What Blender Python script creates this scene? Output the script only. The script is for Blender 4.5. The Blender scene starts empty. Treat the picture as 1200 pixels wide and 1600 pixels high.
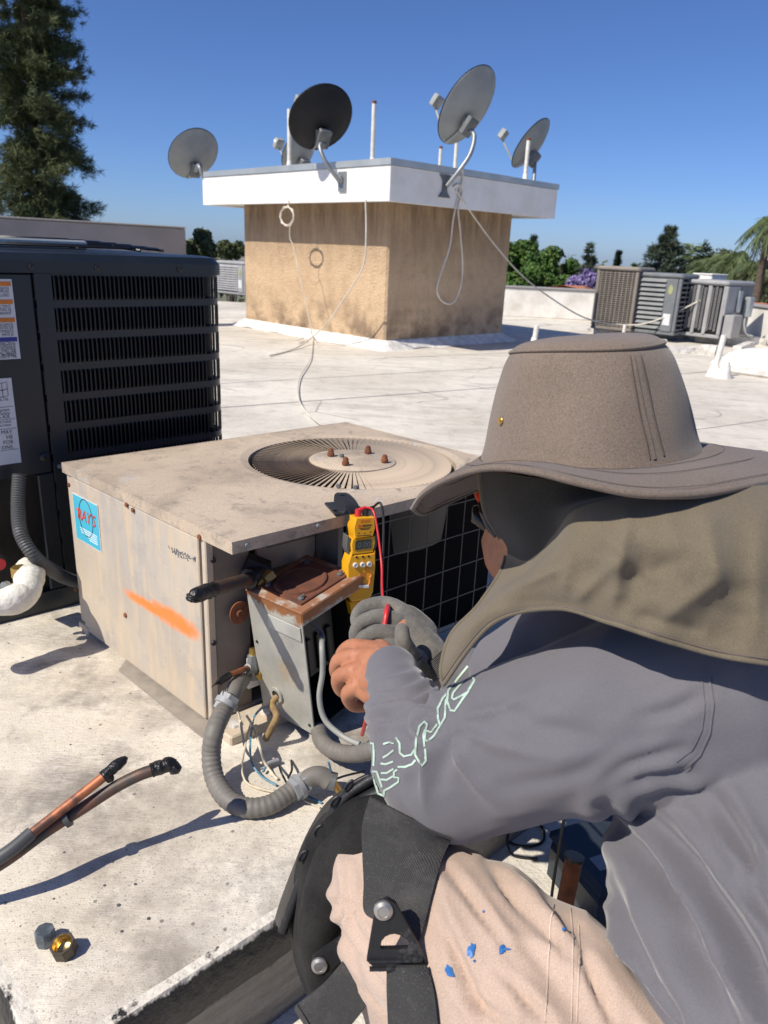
import bpy, math, random
import numpy as np
from mathutils import Vector, Matrix, noise as mnoise
from mathutils.bvhtree import BVHTree
random.seed(7); np.random.seed(7)
SC = bpy.context.scene
COL = SC.collection
# ------------------------------------------------------------------ camera
CAM_H, PITCH, ROLL, FOC = 0.90, math.radians(19.2), math.radians(2.5), 1170.0
ROOF_Z = -0.19; RK = (CAM_H-ROOF_Z)/1.02     # roof level below the platform; scale of things measured on it
_f = Vector((0, math.cos(PITCH), -math.sin(PITCH))); _u0 = Vector((0, math.sin(PITCH), math.cos(PITCH))); _r0 = Vector((1, 0, 0))
CR = _r0*math.cos(ROLL) + _u0*math.sin(ROLL); CU = -_r0*math.sin(ROLL) + _u0*math.cos(ROLL); CF = _f
CC = Vector((0, 0, CAM_H))
cam = bpy.data.cameras.new('camera'); camo = bpy.data.objects.new('camera', cam); COL.objects.link(camo)
cam.sensor_fit = 'VERTICAL'; cam.sensor_height = 36.0; cam.lens = 36.0*FOC/1600.0
cam.clip_start = 0.05; cam.clip_end = 3000
R3 = Matrix((CR, CU, -CF)).transposed().to_4x4(); R3.translation = CC
camo.matrix_world = R3
cam.dof.use_dof = True; cam.dof.focus_distance = 1.05; cam.dof.aperture_fstop = 11.0
SC.camera = camo
# ------------------------------------------------------------------ world, sun, exposure
SUN_DIR = Vector((0.541, 0.378, -0.752)).normalized()          # direction the light travels
w = bpy.data.worlds.new('World'); SC.world = w; w.use_nodes = True
wn = w.node_tree; sky = wn.nodes.new('ShaderNodeTexSky'); sky.sky_type = 'NISHITA'; sky.sun_disc = False
sky.sun_elevation = math.asin(-SUN_DIR.z); sky.sun_rotation = math.atan2(-SUN_DIR.x, -SUN_DIR.y)
sky.altitude = 500; sky.air_density = 0.8; sky.dust_density = 0.7; sky.ozone_density = 10.0
tint = wn.nodes.new('ShaderNodeMix'); tint.data_type = 'RGBA'; tint.blend_type = 'MULTIPLY'; tint.inputs[0].default_value = 1.0; tint.inputs[7].default_value = (.98, .985, 1.12, 1)   # white balance of the whole sky
wn.links.new(sky.outputs[0], tint.inputs[6]); wn.links.new(tint.outputs[2], wn.nodes['Background'].inputs[0]); wn.nodes['Background'].inputs[1].default_value = 0.098
sl = bpy.data.lights.new('sun', 'SUN'); sl.energy = 5.0; sl.angle = math.radians(0.53); sl.color = (1.0, 0.925, 0.80)
so = bpy.data.objects.new('sun', sl); COL.objects.link(so); so.rotation_euler = SUN_DIR.to_track_quat('-Z', 'Y').to_euler(); so.location = (-8, -6, 12)
SC.view_settings.view_transform = 'Standard'; SC.view_settings.look = 'None'; SC.view_settings.gamma = 1.0
SC.view_settings.exposure = 0.15; SC.view_settings.use_curve_mapping = False

# ------------------------------------------------------------------ helpers: photo rays to points in the place
def ray(px, py): return CR*((px-600)/FOC) + CU*((800-py)/FOC) + CF
def U(px, py, d): return CC + ray(px, py)*d                      # point at a depth d metres in front of the lens
def G(px, py, z=0.0):
    r = ray(px, py); return CC + r*((z-CAM_H)/r.z)               # point on the level z
def PL(px, py, P, n):
    r = ray(px, py); n = Vector(n); return CC + r*(((Vector(P)-CC).dot(n))/r.dot(n))
def proj(P):
    v = Vector(P)-CC; d = v.dot(CF); return 600+FOC*v.dot(CR)/d, 800-FOC*v.dot(CU)/d, d
ROOTS = {}
def thing(name, label, cat, loc=(0, 0, 0), rotz=0.0, group=None, M=None):
    o = bpy.data.objects.new(name, None); COL.objects.link(o); o.empty_display_size = 0.1
    m = M if M is not None else (Matrix.Translation(Vector(loc)) @ Matrix.Rotation(rotz, 4, 'Z'))
    o.matrix_world = m; ROOTS[o.name] = m.copy()
    tag(o, label, cat, group); return o
def tag(o, label=None, cat=None, group=None, kind=None):
    if label: o['label'] = label
    if cat: o['category'] = cat
    if group: o['group'] = group
    if kind: o['kind'] = kind
    return o
def xyz(a): return Vector(a)
class MB:
    def __init__(s): s.v = []; s.f = []
    def add(s, vs, fs):
        b = len(s.v); s.v += [tuple(p) for p in vs]; s.f += [tuple(b+i for i in f) for f in fs]; return s
    def box(s, x0, x1, y0, y1, z0, z1, bev=0.0):
        if bev <= 0:
            vs = [(x, y, z) for z in (z0, z1) for y in (y0, y1) for x in (x0, x1)]
            return s.add(vs, [(0,2,3,1),(4,5,7,6),(0,1,5,4),(2,6,7,3),(0,4,6,2),(1,3,7,5)])
        b = bev; rings = []
        for z, i in ((z0, b), (z0+b, 0), (z1-b, 0), (z1, b)):
            X0, X1, Y0, Y1 = x0+i, x1-i, y0+i, y1-i
            rings.append([(X0+b,Y0,z),(X1-b,Y0,z),(X1,Y0+b,z),(X1,Y1-b,z),(X1-b,Y1,z),(X0+b,Y1,z),(X0,Y1-b,z),(X0,Y0+b,z)])
        return s.loft(rings)
    def loft(s, rings, cap=True, closed=True):
        n = len(rings[0]); assert all(len(r) == n for r in rings); vs = [p for r in rings for p in r]; fs = []
        for i in range(len(rings)-1):
            for j in range(n if closed else n-1):
                k = (j+1) % n; fs.append((i*n+j, i*n+k, (i+1)*n+k, (i+1)*n+j))
        if cap: fs.append(tuple(range(n))[::-1]); fs.append(tuple((len(rings)-1)*n+j for j in range(n)))
        return s.add(vs, fs)
    def tube(s, pts, r, n=10, cap=True, ridge=None):
        pts = [Vector(p) for p in pts]; m = len(pts)
        rs = list(r) if hasattr(r, '__len__') else [r]*m
        rings = []; prev = None
        for i, p in enumerate(pts):
            t = (pts[min(i+1, m-1)]-pts[max(i-1, 0)]).normalized()
            if prev is None:
                a = Vector((0, 0, 1)) if abs(t.z) < .9 else Vector((1, 0, 0)); x = t.cross(a).normalized()
            else:
                x = (prev - t*prev.dot(t)).normalized()
            prev = x; y = t.cross(x)
            rings.append([p + (x*math.cos(q)+y*math.sin(q))*rs[i] for q in (2*math.pi*k/n for k in range(n))])
        return s.loft(rings, cap)
    def cyl(s, p0, p1, r0, r1=None, n=16): return s.tube([p0, p1], [r0, r0 if r1 is None else r1], n)
    def lathe(s, prof, n=24, M=None):
        M = M or Matrix.Identity(4)
        rings = [[M @ Vector((r*math.cos(q), r*math.sin(q), z)) for q in (2*math.pi*k/n for k in range(n))] for r, z in prof]
        return s.loft(rings)
    def prism(s, poly, h, M=None):
        M = M or Matrix.Identity(4)
        return s.loft([[M @ Vector((x, y, z)) for x, y in poly] for z in (0, h)])
    def grid(s, P, closed=False):
        P = [[Vector(q) for q in r] for r in P]; n = len(P[0]); fs = []
        for i in range(len(P)-1):
            for j in range(n-1 if not closed else n):
                k = (j+1) % n; fs.append((i*n+j, i*n+k, (i+1)*n+k, (i+1)*n+j))
        return s.add([q for r in P for q in r], fs)
    def quad(s, a, b, c, d): return s.add([a, b, c, d], [(0, 1, 2, 3)])
    def mesh(s, name, smooth=None, inv=None, fn=None):
        vs = s.v
        if fn: vs = [fn(*p) for p in vs]
        if inv is not None: vs = [inv @ Vector(p) for p in vs]
        me = bpy.data.meshes.new(name); me.from_pydata([tuple(p) for p in vs], [], s.f); me.update()
        if smooth is not None: shade(me, smooth)
        return me
    def build(s, name, mat, parent=None, world=False, smooth=None, fn=None):
        inv = root_matrix(parent).inverted() if (world and parent is not None) else None
        me = s.mesh(name, smooth, inv, fn); me.materials.append(mat)
        return link(name, me, parent)
def shade(me, ang=40):
    me.polygons.foreach_set('use_smooth', [True]*len(me.polygons))
    if ang < 180:
        import bmesh
        bm = bmesh.new(); bm.from_mesh(me); bmesh.ops.recalc_face_normals(bm, faces=bm.faces); a = math.radians(ang)
        for e in bm.edges:
            e.smooth = not (len(e.link_faces) == 2 and e.calc_face_angle(0) > a)
        bm.to_mesh(me); bm.free()
def root_matrix(o):
    while o is not None:
        if o.name in ROOTS: return ROOTS[o.name]
        o = o.parent
    return Matrix.Identity(4)
def link(name, me, parent=None):
    o = bpy.data.objects.new(name, me); COL.objects.link(o)
    if parent is not None: o.parent = parent
    return o
def copy_tree(o, parent=None):
    c = o.copy(); COL.objects.link(c); c.parent = parent
    if parent is None: ROOTS[c.name] = c.matrix_world.copy()
    for ch in list(o.children): copy_tree(ch, c)
    return c
def crom(pts, sub=8):
    pts = [np.array(p, float) for p in pts]; out = []; n = len(pts)
    for i in range(n-1):
        p0, p1, p2, p3 = pts[max(i-1, 0)], pts[i], pts[i+1], pts[min(i+2, n-1)]
        for k in range(sub):
            t = k/sub; out.append(.5*((2*p1)+(p2-p0)*t+(2*p0-5*p1+4*p2-p3)*t*t+(3*p1-p0-3*p2+p3)*t**3))
    out.append(pts[-1]); return out
def cable(name, pts, r, mat, parent=None, sub=8, n=8, world=True):
    m = MB(); q = crom(pts, sub)
    m.tube([Vector(p[:3]) for p in q], [p[3] for p in q] if len(pts[0]) > 3 else r, n)
    return m.build(name, mat, parent, world=world, smooth=60)
def text(name, body, size, mat, parent, M, depth=0.0, shear=0.0, world=False, sx=1.0, align='CENTER'):
    cu = bpy.data.curves.new(name, 'FONT'); cu.body = body; cu.size = size; cu.align_x = align; cu.align_y = 'CENTER'
    cu.shear = shear; cu.extrude = depth; cu.resolution_u = 2
    o = bpy.data.objects.new(name, cu); COL.objects.link(o); dg = bpy.context.evaluated_depsgraph_get(); dg.update()
    me = bpy.data.meshes.new_from_object(o.evaluated_get(dg)); bpy.data.objects.remove(o); bpy.data.curves.remove(cu)
    MM = M @ Matrix.Diagonal((sx, 1, 1, 1))
    if world and parent is not None: MM = root_matrix(parent).inverted() @ MM
    me.transform(MM); me.materials.clear(); me.materials.append(mat); return link(name, me, parent)
def frame(o, x, y):
    x = Vector(x).normalized(); z = x.cross(Vector(y)).normalized(); y = z.cross(x)
    M = Matrix((x, y, z)).transposed().to_4x4(); M.translation = Vector(o); return M
# ------------------------------------------------------------------ materials
def nm(name):
    m = bpy.data.materials.new(name); m.use_nodes = True; return m, m.node_tree, m.node_tree.nodes['Principled BSDF']
def setv(nt, sock, v):
    if isinstance(v, bpy.types.NodeSocket): nt.links.new(v, sock)
    elif isinstance(v, (tuple, list)) and len(v) == 3 and sock.type == 'RGBA': sock.default_value = (*v, 1)
    else: sock.default_value = v
def co(nt, scale=(1, 1, 1), rot=(0, 0, 0), kind='Object', loc=(0, 0, 0)):
    t = nt.nodes.new('ShaderNodeTexCoord'); mp = nt.nodes.new('ShaderNodeMapping')
    mp.inputs['Scale'].default_value = scale; mp.inputs['Rotation'].default_value = rot; mp.inputs['Location'].default_value = loc
    nt.links.new(t.outputs[kind], mp.inputs[0]); return mp.outputs[0]
def noi(nt, vec, scale, detail=5, rough=.55, dist=0.0):
    n = nt.nodes.new('ShaderNodeTexNoise'); n.inputs['Scale'].default_value = scale; n.inputs['Detail'].default_value = detail
    n.inputs['Roughness'].default_value = rough; n.inputs['Distortion'].default_value = dist; nt.links.new(vec, n.inputs['Vector']); return n.outputs[0]
def vor(nt, vec, scale, feat='F1'):
    n = nt.nodes.new('ShaderNodeTexVoronoi'); n.feature = feat; n.inputs['Scale'].default_value = scale; nt.links.new(vec, n.inputs['Vector']); return n.outputs[0]
def rmp(nt, fac, stops):
    n = nt.nodes.new('ShaderNodeValToRGB'); setv(nt, n.inputs[0], fac); e = n.color_ramp.elements
    while len(e) < len(stops): e.new(.5)
    for i, (p, c) in enumerate(stops):
        e[i].position = p; e[i].color = (c, c, c, 1) if not hasattr(c, '__len__') else (*c, 1)
    return n.outputs[0]
def mix(nt, fac, a, b, mode='MIX'):
    n = nt.nodes.new('ShaderNodeMix'); n.data_type = 'RGBA'; n.blend_type = mode
    setv(nt, n.inputs[0], fac); setv(nt, n.inputs[6], a); setv(nt, n.inputs[7], b); return n.outputs[2]
def mth(nt, op, a, b=0.0, c=0.0):
    n = nt.nodes.new('ShaderNodeMath'); n.operation = op
    for i, q in enumerate((a, b, c)): setv(nt, n.inputs[i], q)
    return n.outputs[0]
def bump(nt, b, h, strength=.3, dist=.01):
    n = nt.nodes.new('ShaderNodeBump'); n.inputs['Strength'].default_value = strength; n.inputs['Distance'].default_value = dist
    nt.links.new(h, n.inputs['Height'])
    cur = b.inputs['Normal'].links
    if cur: nt.links.new(cur[0].from_socket, n.inputs['Normal'])
    nt.links.new(n.outputs[0], b.inputs['Normal'])
def sep(nt, vec):
    n = nt.nodes.new('ShaderNodeSeparateXYZ'); nt.links.new(vec, n.inputs[0]); return n.outputs
def mat(name, col, rough=.6, metal=0.0, col2=None, sc=8, lo=.4, hi=.65, bmp=0.0, bsc=80, bd=.002, spec=.5, fine=0.0, fsc=300):
    m, nt, b = nm(name); v = co(nt); c = col
    col2 = col2 or tuple(x*.75 for x in col)
    c = mix(nt, rmp(nt, noi(nt, v, sc), [(lo, 0.), (hi, 1.)]), col, col2)
    if fine: c = mix(nt, fine, c, mix(nt, 1.0, c, rmp(nt, noi(nt, v, fsc, 2), [(.3, .35), (.7, 1.)]), 'MULTIPLY'))
    setv(nt, b.inputs['Base Color'], c); b.inputs['Roughness'].default_value = rough; b.inputs['Metallic'].default_value = metal
    b.inputs['Specular IOR Level'].default_value = spec
    if bmp: bump(nt, b, noi(nt, v, bsc, 4), bmp, bd)
    return m
def fabric(name, col, col2, sc=6, weave=900, wstr=.35, rough=.9, ang=0.0, sheen=.2, fold=0.0, grain=750):
    m, nt, b = nm(name); v = co(nt)
    c = mix(nt, rmp(nt, noi(nt, v, sc), [(.35, 0.), (.7, 1.)]), col, col2)
    fl = noi(nt, v, grain, 3, .65)
    c = mix(nt, .7, c, mix(nt, 1.0, c, rmp(nt, fl, [(.3, .42), (.7, 1.3)]), 'MULTIPLY'))
    setv(nt, b.inputs['Base Color'], c); b.inputs['Roughness'].default_value = rough; b.inputs['Specular IOR Level'].default_value = .15
    b.inputs['Sheen Weight'].default_value = sheen; b.inputs['Sheen Roughness'].default_value = .5
    w1 = nt.nodes.new('ShaderNodeTexWave'); w1.inputs['Scale'].default_value = weave/6.28; w1.inputs['Distortion'].default_value = .4
    nt.links.new(co(nt, rot=(.5, .9, .6)), w1.inputs[0])
    if wstr: bump(nt, b, mth(nt, 'ADD', w1.outputs[1], fl), wstr, .0006)
    if fold: bump(nt, b, noi(nt, co(nt, scale=(1, 1, 1)), 26, 3, .5, .8), fold, .012)
    return m
# ================================================================== materials of the setting
def m_roof():
    m, nt, b = nm('roof_coating'); v = co(nt)
    c = mix(nt, rmp(nt, noi(nt, v, .55, 6, .6), [(.38, 0.), (.66, 1.)]), (.72, .68, .60), (.55, .505, .435))
    c = mix(nt, rmp(nt, noi(nt, co(nt, scale=(1, 4, 1), rot=(0, 0, .78)), 1.6, 8, .65), [(.5, 0.), (.72, .75)]), c, (.40, .37, .325))
    c = mix(nt, rmp(nt, noi(nt, v, 9, 8, .7), [(.52, 0.), (.74, .6)]), c, (.30, .275, .24))
    c = mix(nt, rmp(nt, noi(nt, v, 240, 2), [(.58, 0.), (.72, .5)]), c, (.28, .26, .24))
    e = vor(nt, mix(nt, .12, co(nt, scale=(1, 1.8, 1), rot=(0, 0, .78)), mix(nt, 1, noi_c(nt, v, 2.5), (0, 0, 0), 'ADD')), 1.1, 'DISTANCE_TO_EDGE')
    crack = rmp(nt, e, [(0.0, 1.), (.012, 0.)])
    c = mix(nt, mth(nt, 'MULTIPLY', crack, rmp(nt, noi(nt, v, 1.3), [(.5, 0.), (.6, .8)])), c, (.16, .15, .14))
    setv(nt, b.inputs['Base Color'], c); b.inputs['Roughness'].default_value = .75
    bump(nt, b, noi(nt, v, 5, 6, .6), .5, .03); bump(nt, b, noi(nt, v, 160, 3), .35, .004); return m
def noi_c(nt, vec, scale):
    n = nt.nodes.new('ShaderNodeTexNoise'); n.inputs['Scale'].default_value = scale; nt.links.new(vec, n.inputs['Vector']); return n.outputs[1]
def m_platform():
    m, nt, b = nm('platform_coating'); v = co(nt)
    st = co(nt, scale=(1, 14, 1), rot=(0, 0, -.35))
    c = mix(nt, rmp(nt, noi(nt, v, 2.6, 6, .6), [(.4, 0.), (.65, 1.)]), (.75, .70, .61), (.60, .53, .42))
    c = mix(nt, rmp(nt, noi(nt, st, 16, 8, .75), [(.52, 0.), (.68, .55)]), c, (.38, .34, .29))
    pat = noi(nt, co(nt, loc=(.35, .1, 0)), 3.4, 8, .68)
    c = mix(nt, rmp(nt, pat, [(.44, 0.), (.60, .85)]), c, (.33, .29, .245))
    c = mix(nt, mth(nt, 'MULTIPLY', rmp(nt, noi(nt, co(nt, scale=(1, 22, 1), rot=(0, 0, .9)), 30, 6, .75), [(.5, 0.), (.6, 1.)]), rmp(nt, noi(nt, v, 2.2, 5), [(.45, 0.), (.6, .8)])), c, (.80, .77, .71))
    c = mix(nt, rmp(nt, noi(nt, co(nt, loc=(2.1, .4, 0)), 4.5, 8, .7), [(.52, 0.), (.66, .75)]), c, (.17, .15, .13))
    c = mix(nt, rmp(nt, noi(nt, v, 420, 2), [(.56, 0.), (.70, .75)]), c, (.25, .22, .19))
    sp = vor(nt, v, 26); c = mix(nt, rmp(nt, sp, [(.06, .85), (.10, 0.)]), c, (.16, .14, .12))
    sp2 = vor(nt, v, 85); c = mix(nt, rmp(nt, sp2, [(.10, .6), (.17, 0.)]), c, (.22, .20, .17))
    setv(nt, b.inputs['Base Color'], c); b.inputs['Roughness'].default_value = .62
    bump(nt, b, noi(nt, st, 60, 5, .6), .35, .004); bump(nt, b, noi(nt, v, 7, 4), .35, .02); bump(nt, b, noi(nt, v, 500, 2), .25, .001); return m
def m_tar():
    m, nt, b = nm('tar_edge'); v = co(nt); z = sep(nt, v)[2]
    k = mth(nt, 'ADD', z, mth(nt, 'MULTIPLY', mth(nt, 'SUBTRACT', noi(nt, co(nt, scale=(1, 1, .35)), 32, 5, .65), .5), .045))
    drip = rmp(nt, mth(nt, 'MULTIPLY_ADD', k, 8., 1.0), [(.93, 0.), (.965, 1.)])
    tar = mix(nt, rmp(nt, noi(nt, v, 60), [(.5, 0.), (.7, 1.)]), (.010, .010, .011), (.03, .028, .026))
    low = mix(nt, rmp(nt, noi(nt, co(nt, scale=(1, 1, 8)), 9, 6, .65), [(.4, 0.), (.65, 1.)]), (.20, .185, .165), (.12, .11, .10))
    c = mix(nt, rmp(nt, mth(nt, 'MULTIPLY_ADD', k, 8., 1.0), [(.40, 1.), (.46, 0.)]), tar, low)
    c = mix(nt, drip, c, (.66, .62, .55))
    setv(nt, b.inputs['Base Color'], c); setv(nt, b.inputs['Roughness'], .5); bump(nt, b, noi(nt, v, 60, 4), .6, .008); return m
MT = {}
MT['roof'] = m_roof(); MT['plat'] = m_platform(); MT['tar'] = m_tar()
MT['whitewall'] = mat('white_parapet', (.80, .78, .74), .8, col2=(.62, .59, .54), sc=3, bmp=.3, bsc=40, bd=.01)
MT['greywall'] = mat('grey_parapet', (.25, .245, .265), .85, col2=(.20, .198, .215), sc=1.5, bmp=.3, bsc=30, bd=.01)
MT['capgrey'] = mat('parapet_cap', (.32, .31, .31), .6, col2=(.30, .29, .28), sc=4)
MT['earth'] = mat('city_ground', (.12, .13, .09), .95, col2=(.22, .20, .17), sc=.05)
MT['bark'] = mat('bark', (.13, .10, .075), .95, col2=(.07, .055, .04), sc=12, bmp=.6, bsc=40, bd=.02)
def leafmat(name, a, b2):
    m, nt, b = nm(name); oi = nt.nodes.new('ShaderNodeTexCoord')
    n = noi(nt, oi.outputs['Object'], 1.4, 4, .7)
    c = mix(nt, rmp(nt, n, [(.38, 0.), (.62, 1.)]), a, b2)
    setv(nt, b.inputs['Base Color'], c); b.inputs['Roughness'].default_value = .6; b.inputs['Specular IOR Level'].default_value = .25
    return m
MT['needle'] = leafmat('conifer_needles', (.13, .15, .06), (.06, .085, .042))
MT['needle2'] = leafmat('cedar_needles', (.085, .11, .07), (.045, .065, .048))
MT['leaf'] = leafmat('green_leaves', (.10, .17, .035), (.045, .10, .022))
MT['leaf2'] = leafmat('olive_leaves', (.10, .12, .045), (.06, .075, .035))
MT['jaca'] = leafmat('jacaranda_blossom', (.26, .20, .42), (.17, .14, .28))
MT['palm'] = leafmat('palm_fronds', (.13, .17, .07), (.07, .10, .045))
MT['cyp'] = leafmat('cypress_leaves', (.02, .045, .022), (.015, .03, .016))

# ================================================================== ground, roof, platform
g = MB(); N = 24
ring = [[(r*math.cos(2*math.pi*k/N), r*math.sin(2*math.pi*k/N), -7.5) for k in range(N)] for r in (1, 60, 300, 1500)]
g.loft(ring, cap=False); g.add([(0, 0, -7.5)]+ring[0], [(0, k+1, (k+1) % N+1) for k in range(N)])
tag(g.build('ground', MT['earth']), kind='structure')
AX = math.radians(44.7); V = Vector((math.cos(AX), math.sin(AX), 0)); W = Vector((-math.sin(AX), math.cos(AX), 0))
# the roof deck under its sheets
rf = MB(); poly = [(-16, -5), (7.3, -5), (5.25*RK+.1, 9.2*RK), (4.85*RK+.1, 13.75*RK), (-17, 17.0)]
rf.prism(poly, .5, Matrix.Translation((0, 0, ROOF_Z-.52)))
roof = tag(rf.build('roof', MT['roof']), kind='structure')
def clip_poly(P, a, b, c):
    out = []
    for i in range(len(P)):
        p, q = P[i], P[(i+1) % len(P)]; fp, fq = a*p[0]+b*p[1]-c, a*q[0]+b*q[1]-c
        if fp >= 0: out.append(p)
        if fp*fq < 0: t = fp/(fp-fq); out.append((p[0]+t*(q[0]-p[0]), p[1]+t*(q[1]-p[1])))
    return out
rng = random.Random(3)
SA = math.radians(33); sd = (math.cos(SA), math.sin(SA)); sn = (-math.sin(SA), math.cos(SA))
k = 0; t0 = -8.0
while t0 < 20:
    t1 = t0 + .93; s0 = -16 + rng.random()*3
    while s0 < 16:
        s1 = s0 + 3.2 + rng.random()*1.6
        P = [(sd[0]*s+sn[0]*t, sd[1]*s+sn[1]*t) for s, t in ((s0+.004, t0+.006+rng.uniform(-.01, .01)), (s1-.004, t0+.006+rng.uniform(-.01, .01)), (s1-.004, t1-.006), (s0+.004, t1-.006))]
        for i in range(len(poly)):
            a, b = poly[i], poly[(i+1) % len(poly)]; nx, ny = -(b[1]-a[1]), b[0]-a[0]
            P = clip_poly(P, nx, ny, nx*a[0]+ny*a[1]) if P else P
        if len(P) >= 3:
            mb = MB(); h = .016 + rng.random()*.004
            mb.prism(P, h, Matrix.Translation((0, 0, ROOF_Z-.0195))); mb.build('roofing_sheet', MT['roof'], roof)
        s0 = s1
    t0 = t1
# raised platform: coated top over tarred sides
PC = Vector((-.36, .593, 0)); pv = Vector((math.cos(math.radians(43)), math.sin(math.radians(43)), 0)); pu = Vector((math.cos(math.radians(136)), math.sin(math.radians(136)), 0))
c4 = [PC, PC+pv*2.6, PC+pv*2.6+pu*2.4, PC+pu*2.4]
def inset(d): return [PC+pv*d+pu*d, PC+pv*(2.6-d)+pu*d, PC+pv*(2.6-d)+pu*(2.4-d), PC+pv*d+pu*(2.4-d)]
sd_ = MB(); nseg = 70
def wob(pts, amp, seed):
    out = []
    for i in range(4):
        a, b = pts[i], pts[(i+1) % 4]
        for k in range(nseg):
            p = a.lerp(b, k/nseg); q = mnoise.noise(Vector((p.x*9+seed, p.y*9, seed)))
            out.append(p+Vector((q*amp, -q*amp, q*amp*.3)))
    return out
def lev(pts, z): return [Vector((p.x, p.y, p.z+z)) for p in pts]
sd_.loft([lev(wob(inset(-.003), .003, 5), ROOF_Z-.01), lev(wob(inset(-.001), .002, 4), -.075), lev(wob(inset(-.006), .003, 3), -.068), lev(wob(inset(-.005), .002, 2), -.03), lev(wob(inset(0.0), .0008, 1), -.010), lev(wob(inset(.003), .0008, 1), -.002), lev(wob(inset(.02), 0, 1), -.002)], cap=False)
plat = tag(sd_.build('platform', MT['tar'], smooth=60), kind='structure')
tp = MB(); n = 80
P = []
for i in range(n+1):
    row = []
    for j in range(n+1):
        p = PC + pv*(.003+(2.594)*i/n) + pu*(.003+2.394*j/n); q = mnoise.noise(p*3.0)*.003+mnoise.noise(p*11)*.0012
        e = min(i, j, n-i, n-j)
        row.append((p.x, p.y, 0.002+q if e else -.006))
    P.append(row)
tp.grid(P).build('platform_top', MT['plat'], plat, smooth=180)
# parapets
def wallseg(name, label, a, b, z0, z1, th, matw, matc, capth=.035):
    a, b = Vector(a), Vector(b); d = (b-a); L = d.length; an = math.atan2(d.y, d.x)
    t = thing(name, label, 'wall', (a.x, a.y, z0), an)
    n = 40; prof = [(0, 0), (0, z1-z0)]
    m = MB(); rows = []
    for side in (0, th):
        pass
    m.box(0, L, 0, th, 0, z1-z0, .01); m.build('wall', matw, t)
    k = max(1, int(L/1.8)); 
    for i in range(k):
        MB().box(L*i/k+.002, L*(i+1)/k-.002, -.025, th+.025, z1-z0+.002, z1-z0+capth, .006).build('coping', matc, t)
    return t
wallseg('parapet_wall', 'low white parapet wall behind the stucco penthouse and tan condenser', (1.2*RK, 14.05*RK), (4.9*RK, 13.72*RK), ROOF_Z, CAM_H-.525*RK, .2, MT['whitewall'], MT['capgrey'])
wallseg('parapet_wall', 'white parapet wall at the right edge beside the mesh condenser', (4.95*RK, 13.7*RK), (5.75*RK, 6.0*RK), ROOF_Z, CAM_H-.54*RK, .2, MT['whitewall'], MT['capgrey'])
pa = CC + ray(-260, 337)*7.4; pb = CC + ray(290, 358)*10.0; pb.z = pa.z = 1.06
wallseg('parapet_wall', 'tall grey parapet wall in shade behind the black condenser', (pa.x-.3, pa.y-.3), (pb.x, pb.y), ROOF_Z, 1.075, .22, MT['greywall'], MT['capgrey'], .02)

# ================================================================== trees
def leaf_cloud(rng, blobs, nleaf, size, flat=.6, elong=1.6, squash=1.0):
    """many small leaf faces on and inside uneven clumps: blobs = (x,y,z,r)"""
    B = np.array(blobs, float); w = B[:, 3]**2; w /= w.sum()
    idx = rng.choice(len(B), nleaf, p=w); dirs = rng.normal(size=(nleaf, 3)); dirs /= np.linalg.norm(dirs, axis=1)[:, None]
    rad = B[idx, 3]*(0.45+.62*rng.random(nleaf)**.6)
    c = B[idx, :3]+dirs*rad[:, None]*np.array([1, 1, squash])
    a = rng.normal(size=(nleaf, 3)); a /= np.linalg.norm(a, axis=1)[:, None]
    nrm = dirs*flat+rng.normal(size=(nleaf, 3))*.6; b = np.cross(nrm, a); b /= (np.linalg.norm(b, axis=1)[:, None]+1e-9)
    a = np.cross(b, nrm); a /= (np.linalg.norm(a, axis=1)[:, None]+1e-9)
    s = (size*(.6+.8*rng.random(nleaf)))[:, None]
    v = np.stack([c-a*s*elong*.5, c+b*s*.5, c+a*s*elong*.5, c-b*s*.5], 1).reshape(-1, 3)
    return v, np.arange(nleaf*4).reshape(-1, 4)
def np_mesh(name, v, f, mat_, parent):
    me = bpy.data.meshes.new(name); me.from_pydata(v.tolist(), [], f.tolist()); me.update(); me.materials.append(mat_); return link(name, me, parent)
def trunk(parent, H, r, limbs, mat_=None, lean=(0, 0)):
    m = MB(); pts = [(lean[0]*t*t, lean[1]*t*t, H*t, r*(1-.8*t)+.01) for t in np.linspace(0, 1, 8)]
    m.tube([p[:3] for p in pts], [p[3] for p in pts], 10)
    for a, b, rr in limbs:
        a, b = Vector(a), Vector(b); mid = a.lerp(b, .5)+Vector((0, 0, -.04*(b-a).length))
        m.tube([a, mid, b], [rr, rr*.7, rr*.25], 6)
    return m.build('trunk', mat_ or MT['bark'], parent, smooth=60)
def crown_tree(name, label, px, py_top, dist, width_m, leafm, seed, n=5200, size=.22, group=None, nb=16, low=.25, tall=1.0):
    top = CC + ray(px, py_top)*dist; base = Vector((top.x, top.y, -7.5)); H = top.z+7.5
    t = thing(name, label, 'tree', base, 0, group); rng = np.random.default_rng(seed); R = width_m/2
    ch = min(H*.8, width_m*tall); blobs = []
    for i in range(nb):
        a = rng.random()*6.28; z = rng.random(); rr = R*(.35+.62*math.sin(math.pi*(.12+.80*z)))*math.sqrt(rng.random())*.85
        blobs.append((rr*math.cos(a), rr*math.sin(a), H-ch+ch*z*.86, R*(.24+.2*rng.random())))
    v, f = leaf_cloud(rng, blobs, int(n*2.6), size*.58)
    limbs = [((0, 0, H*low+(b[2]-H*low)*.35), (b[0], b[1], b[2]), .06) for b in blobs]
    trunk(t, H-.4*ch, .16, limbs); np_mesh('crown', v, f, leafm, t); return t
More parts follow.
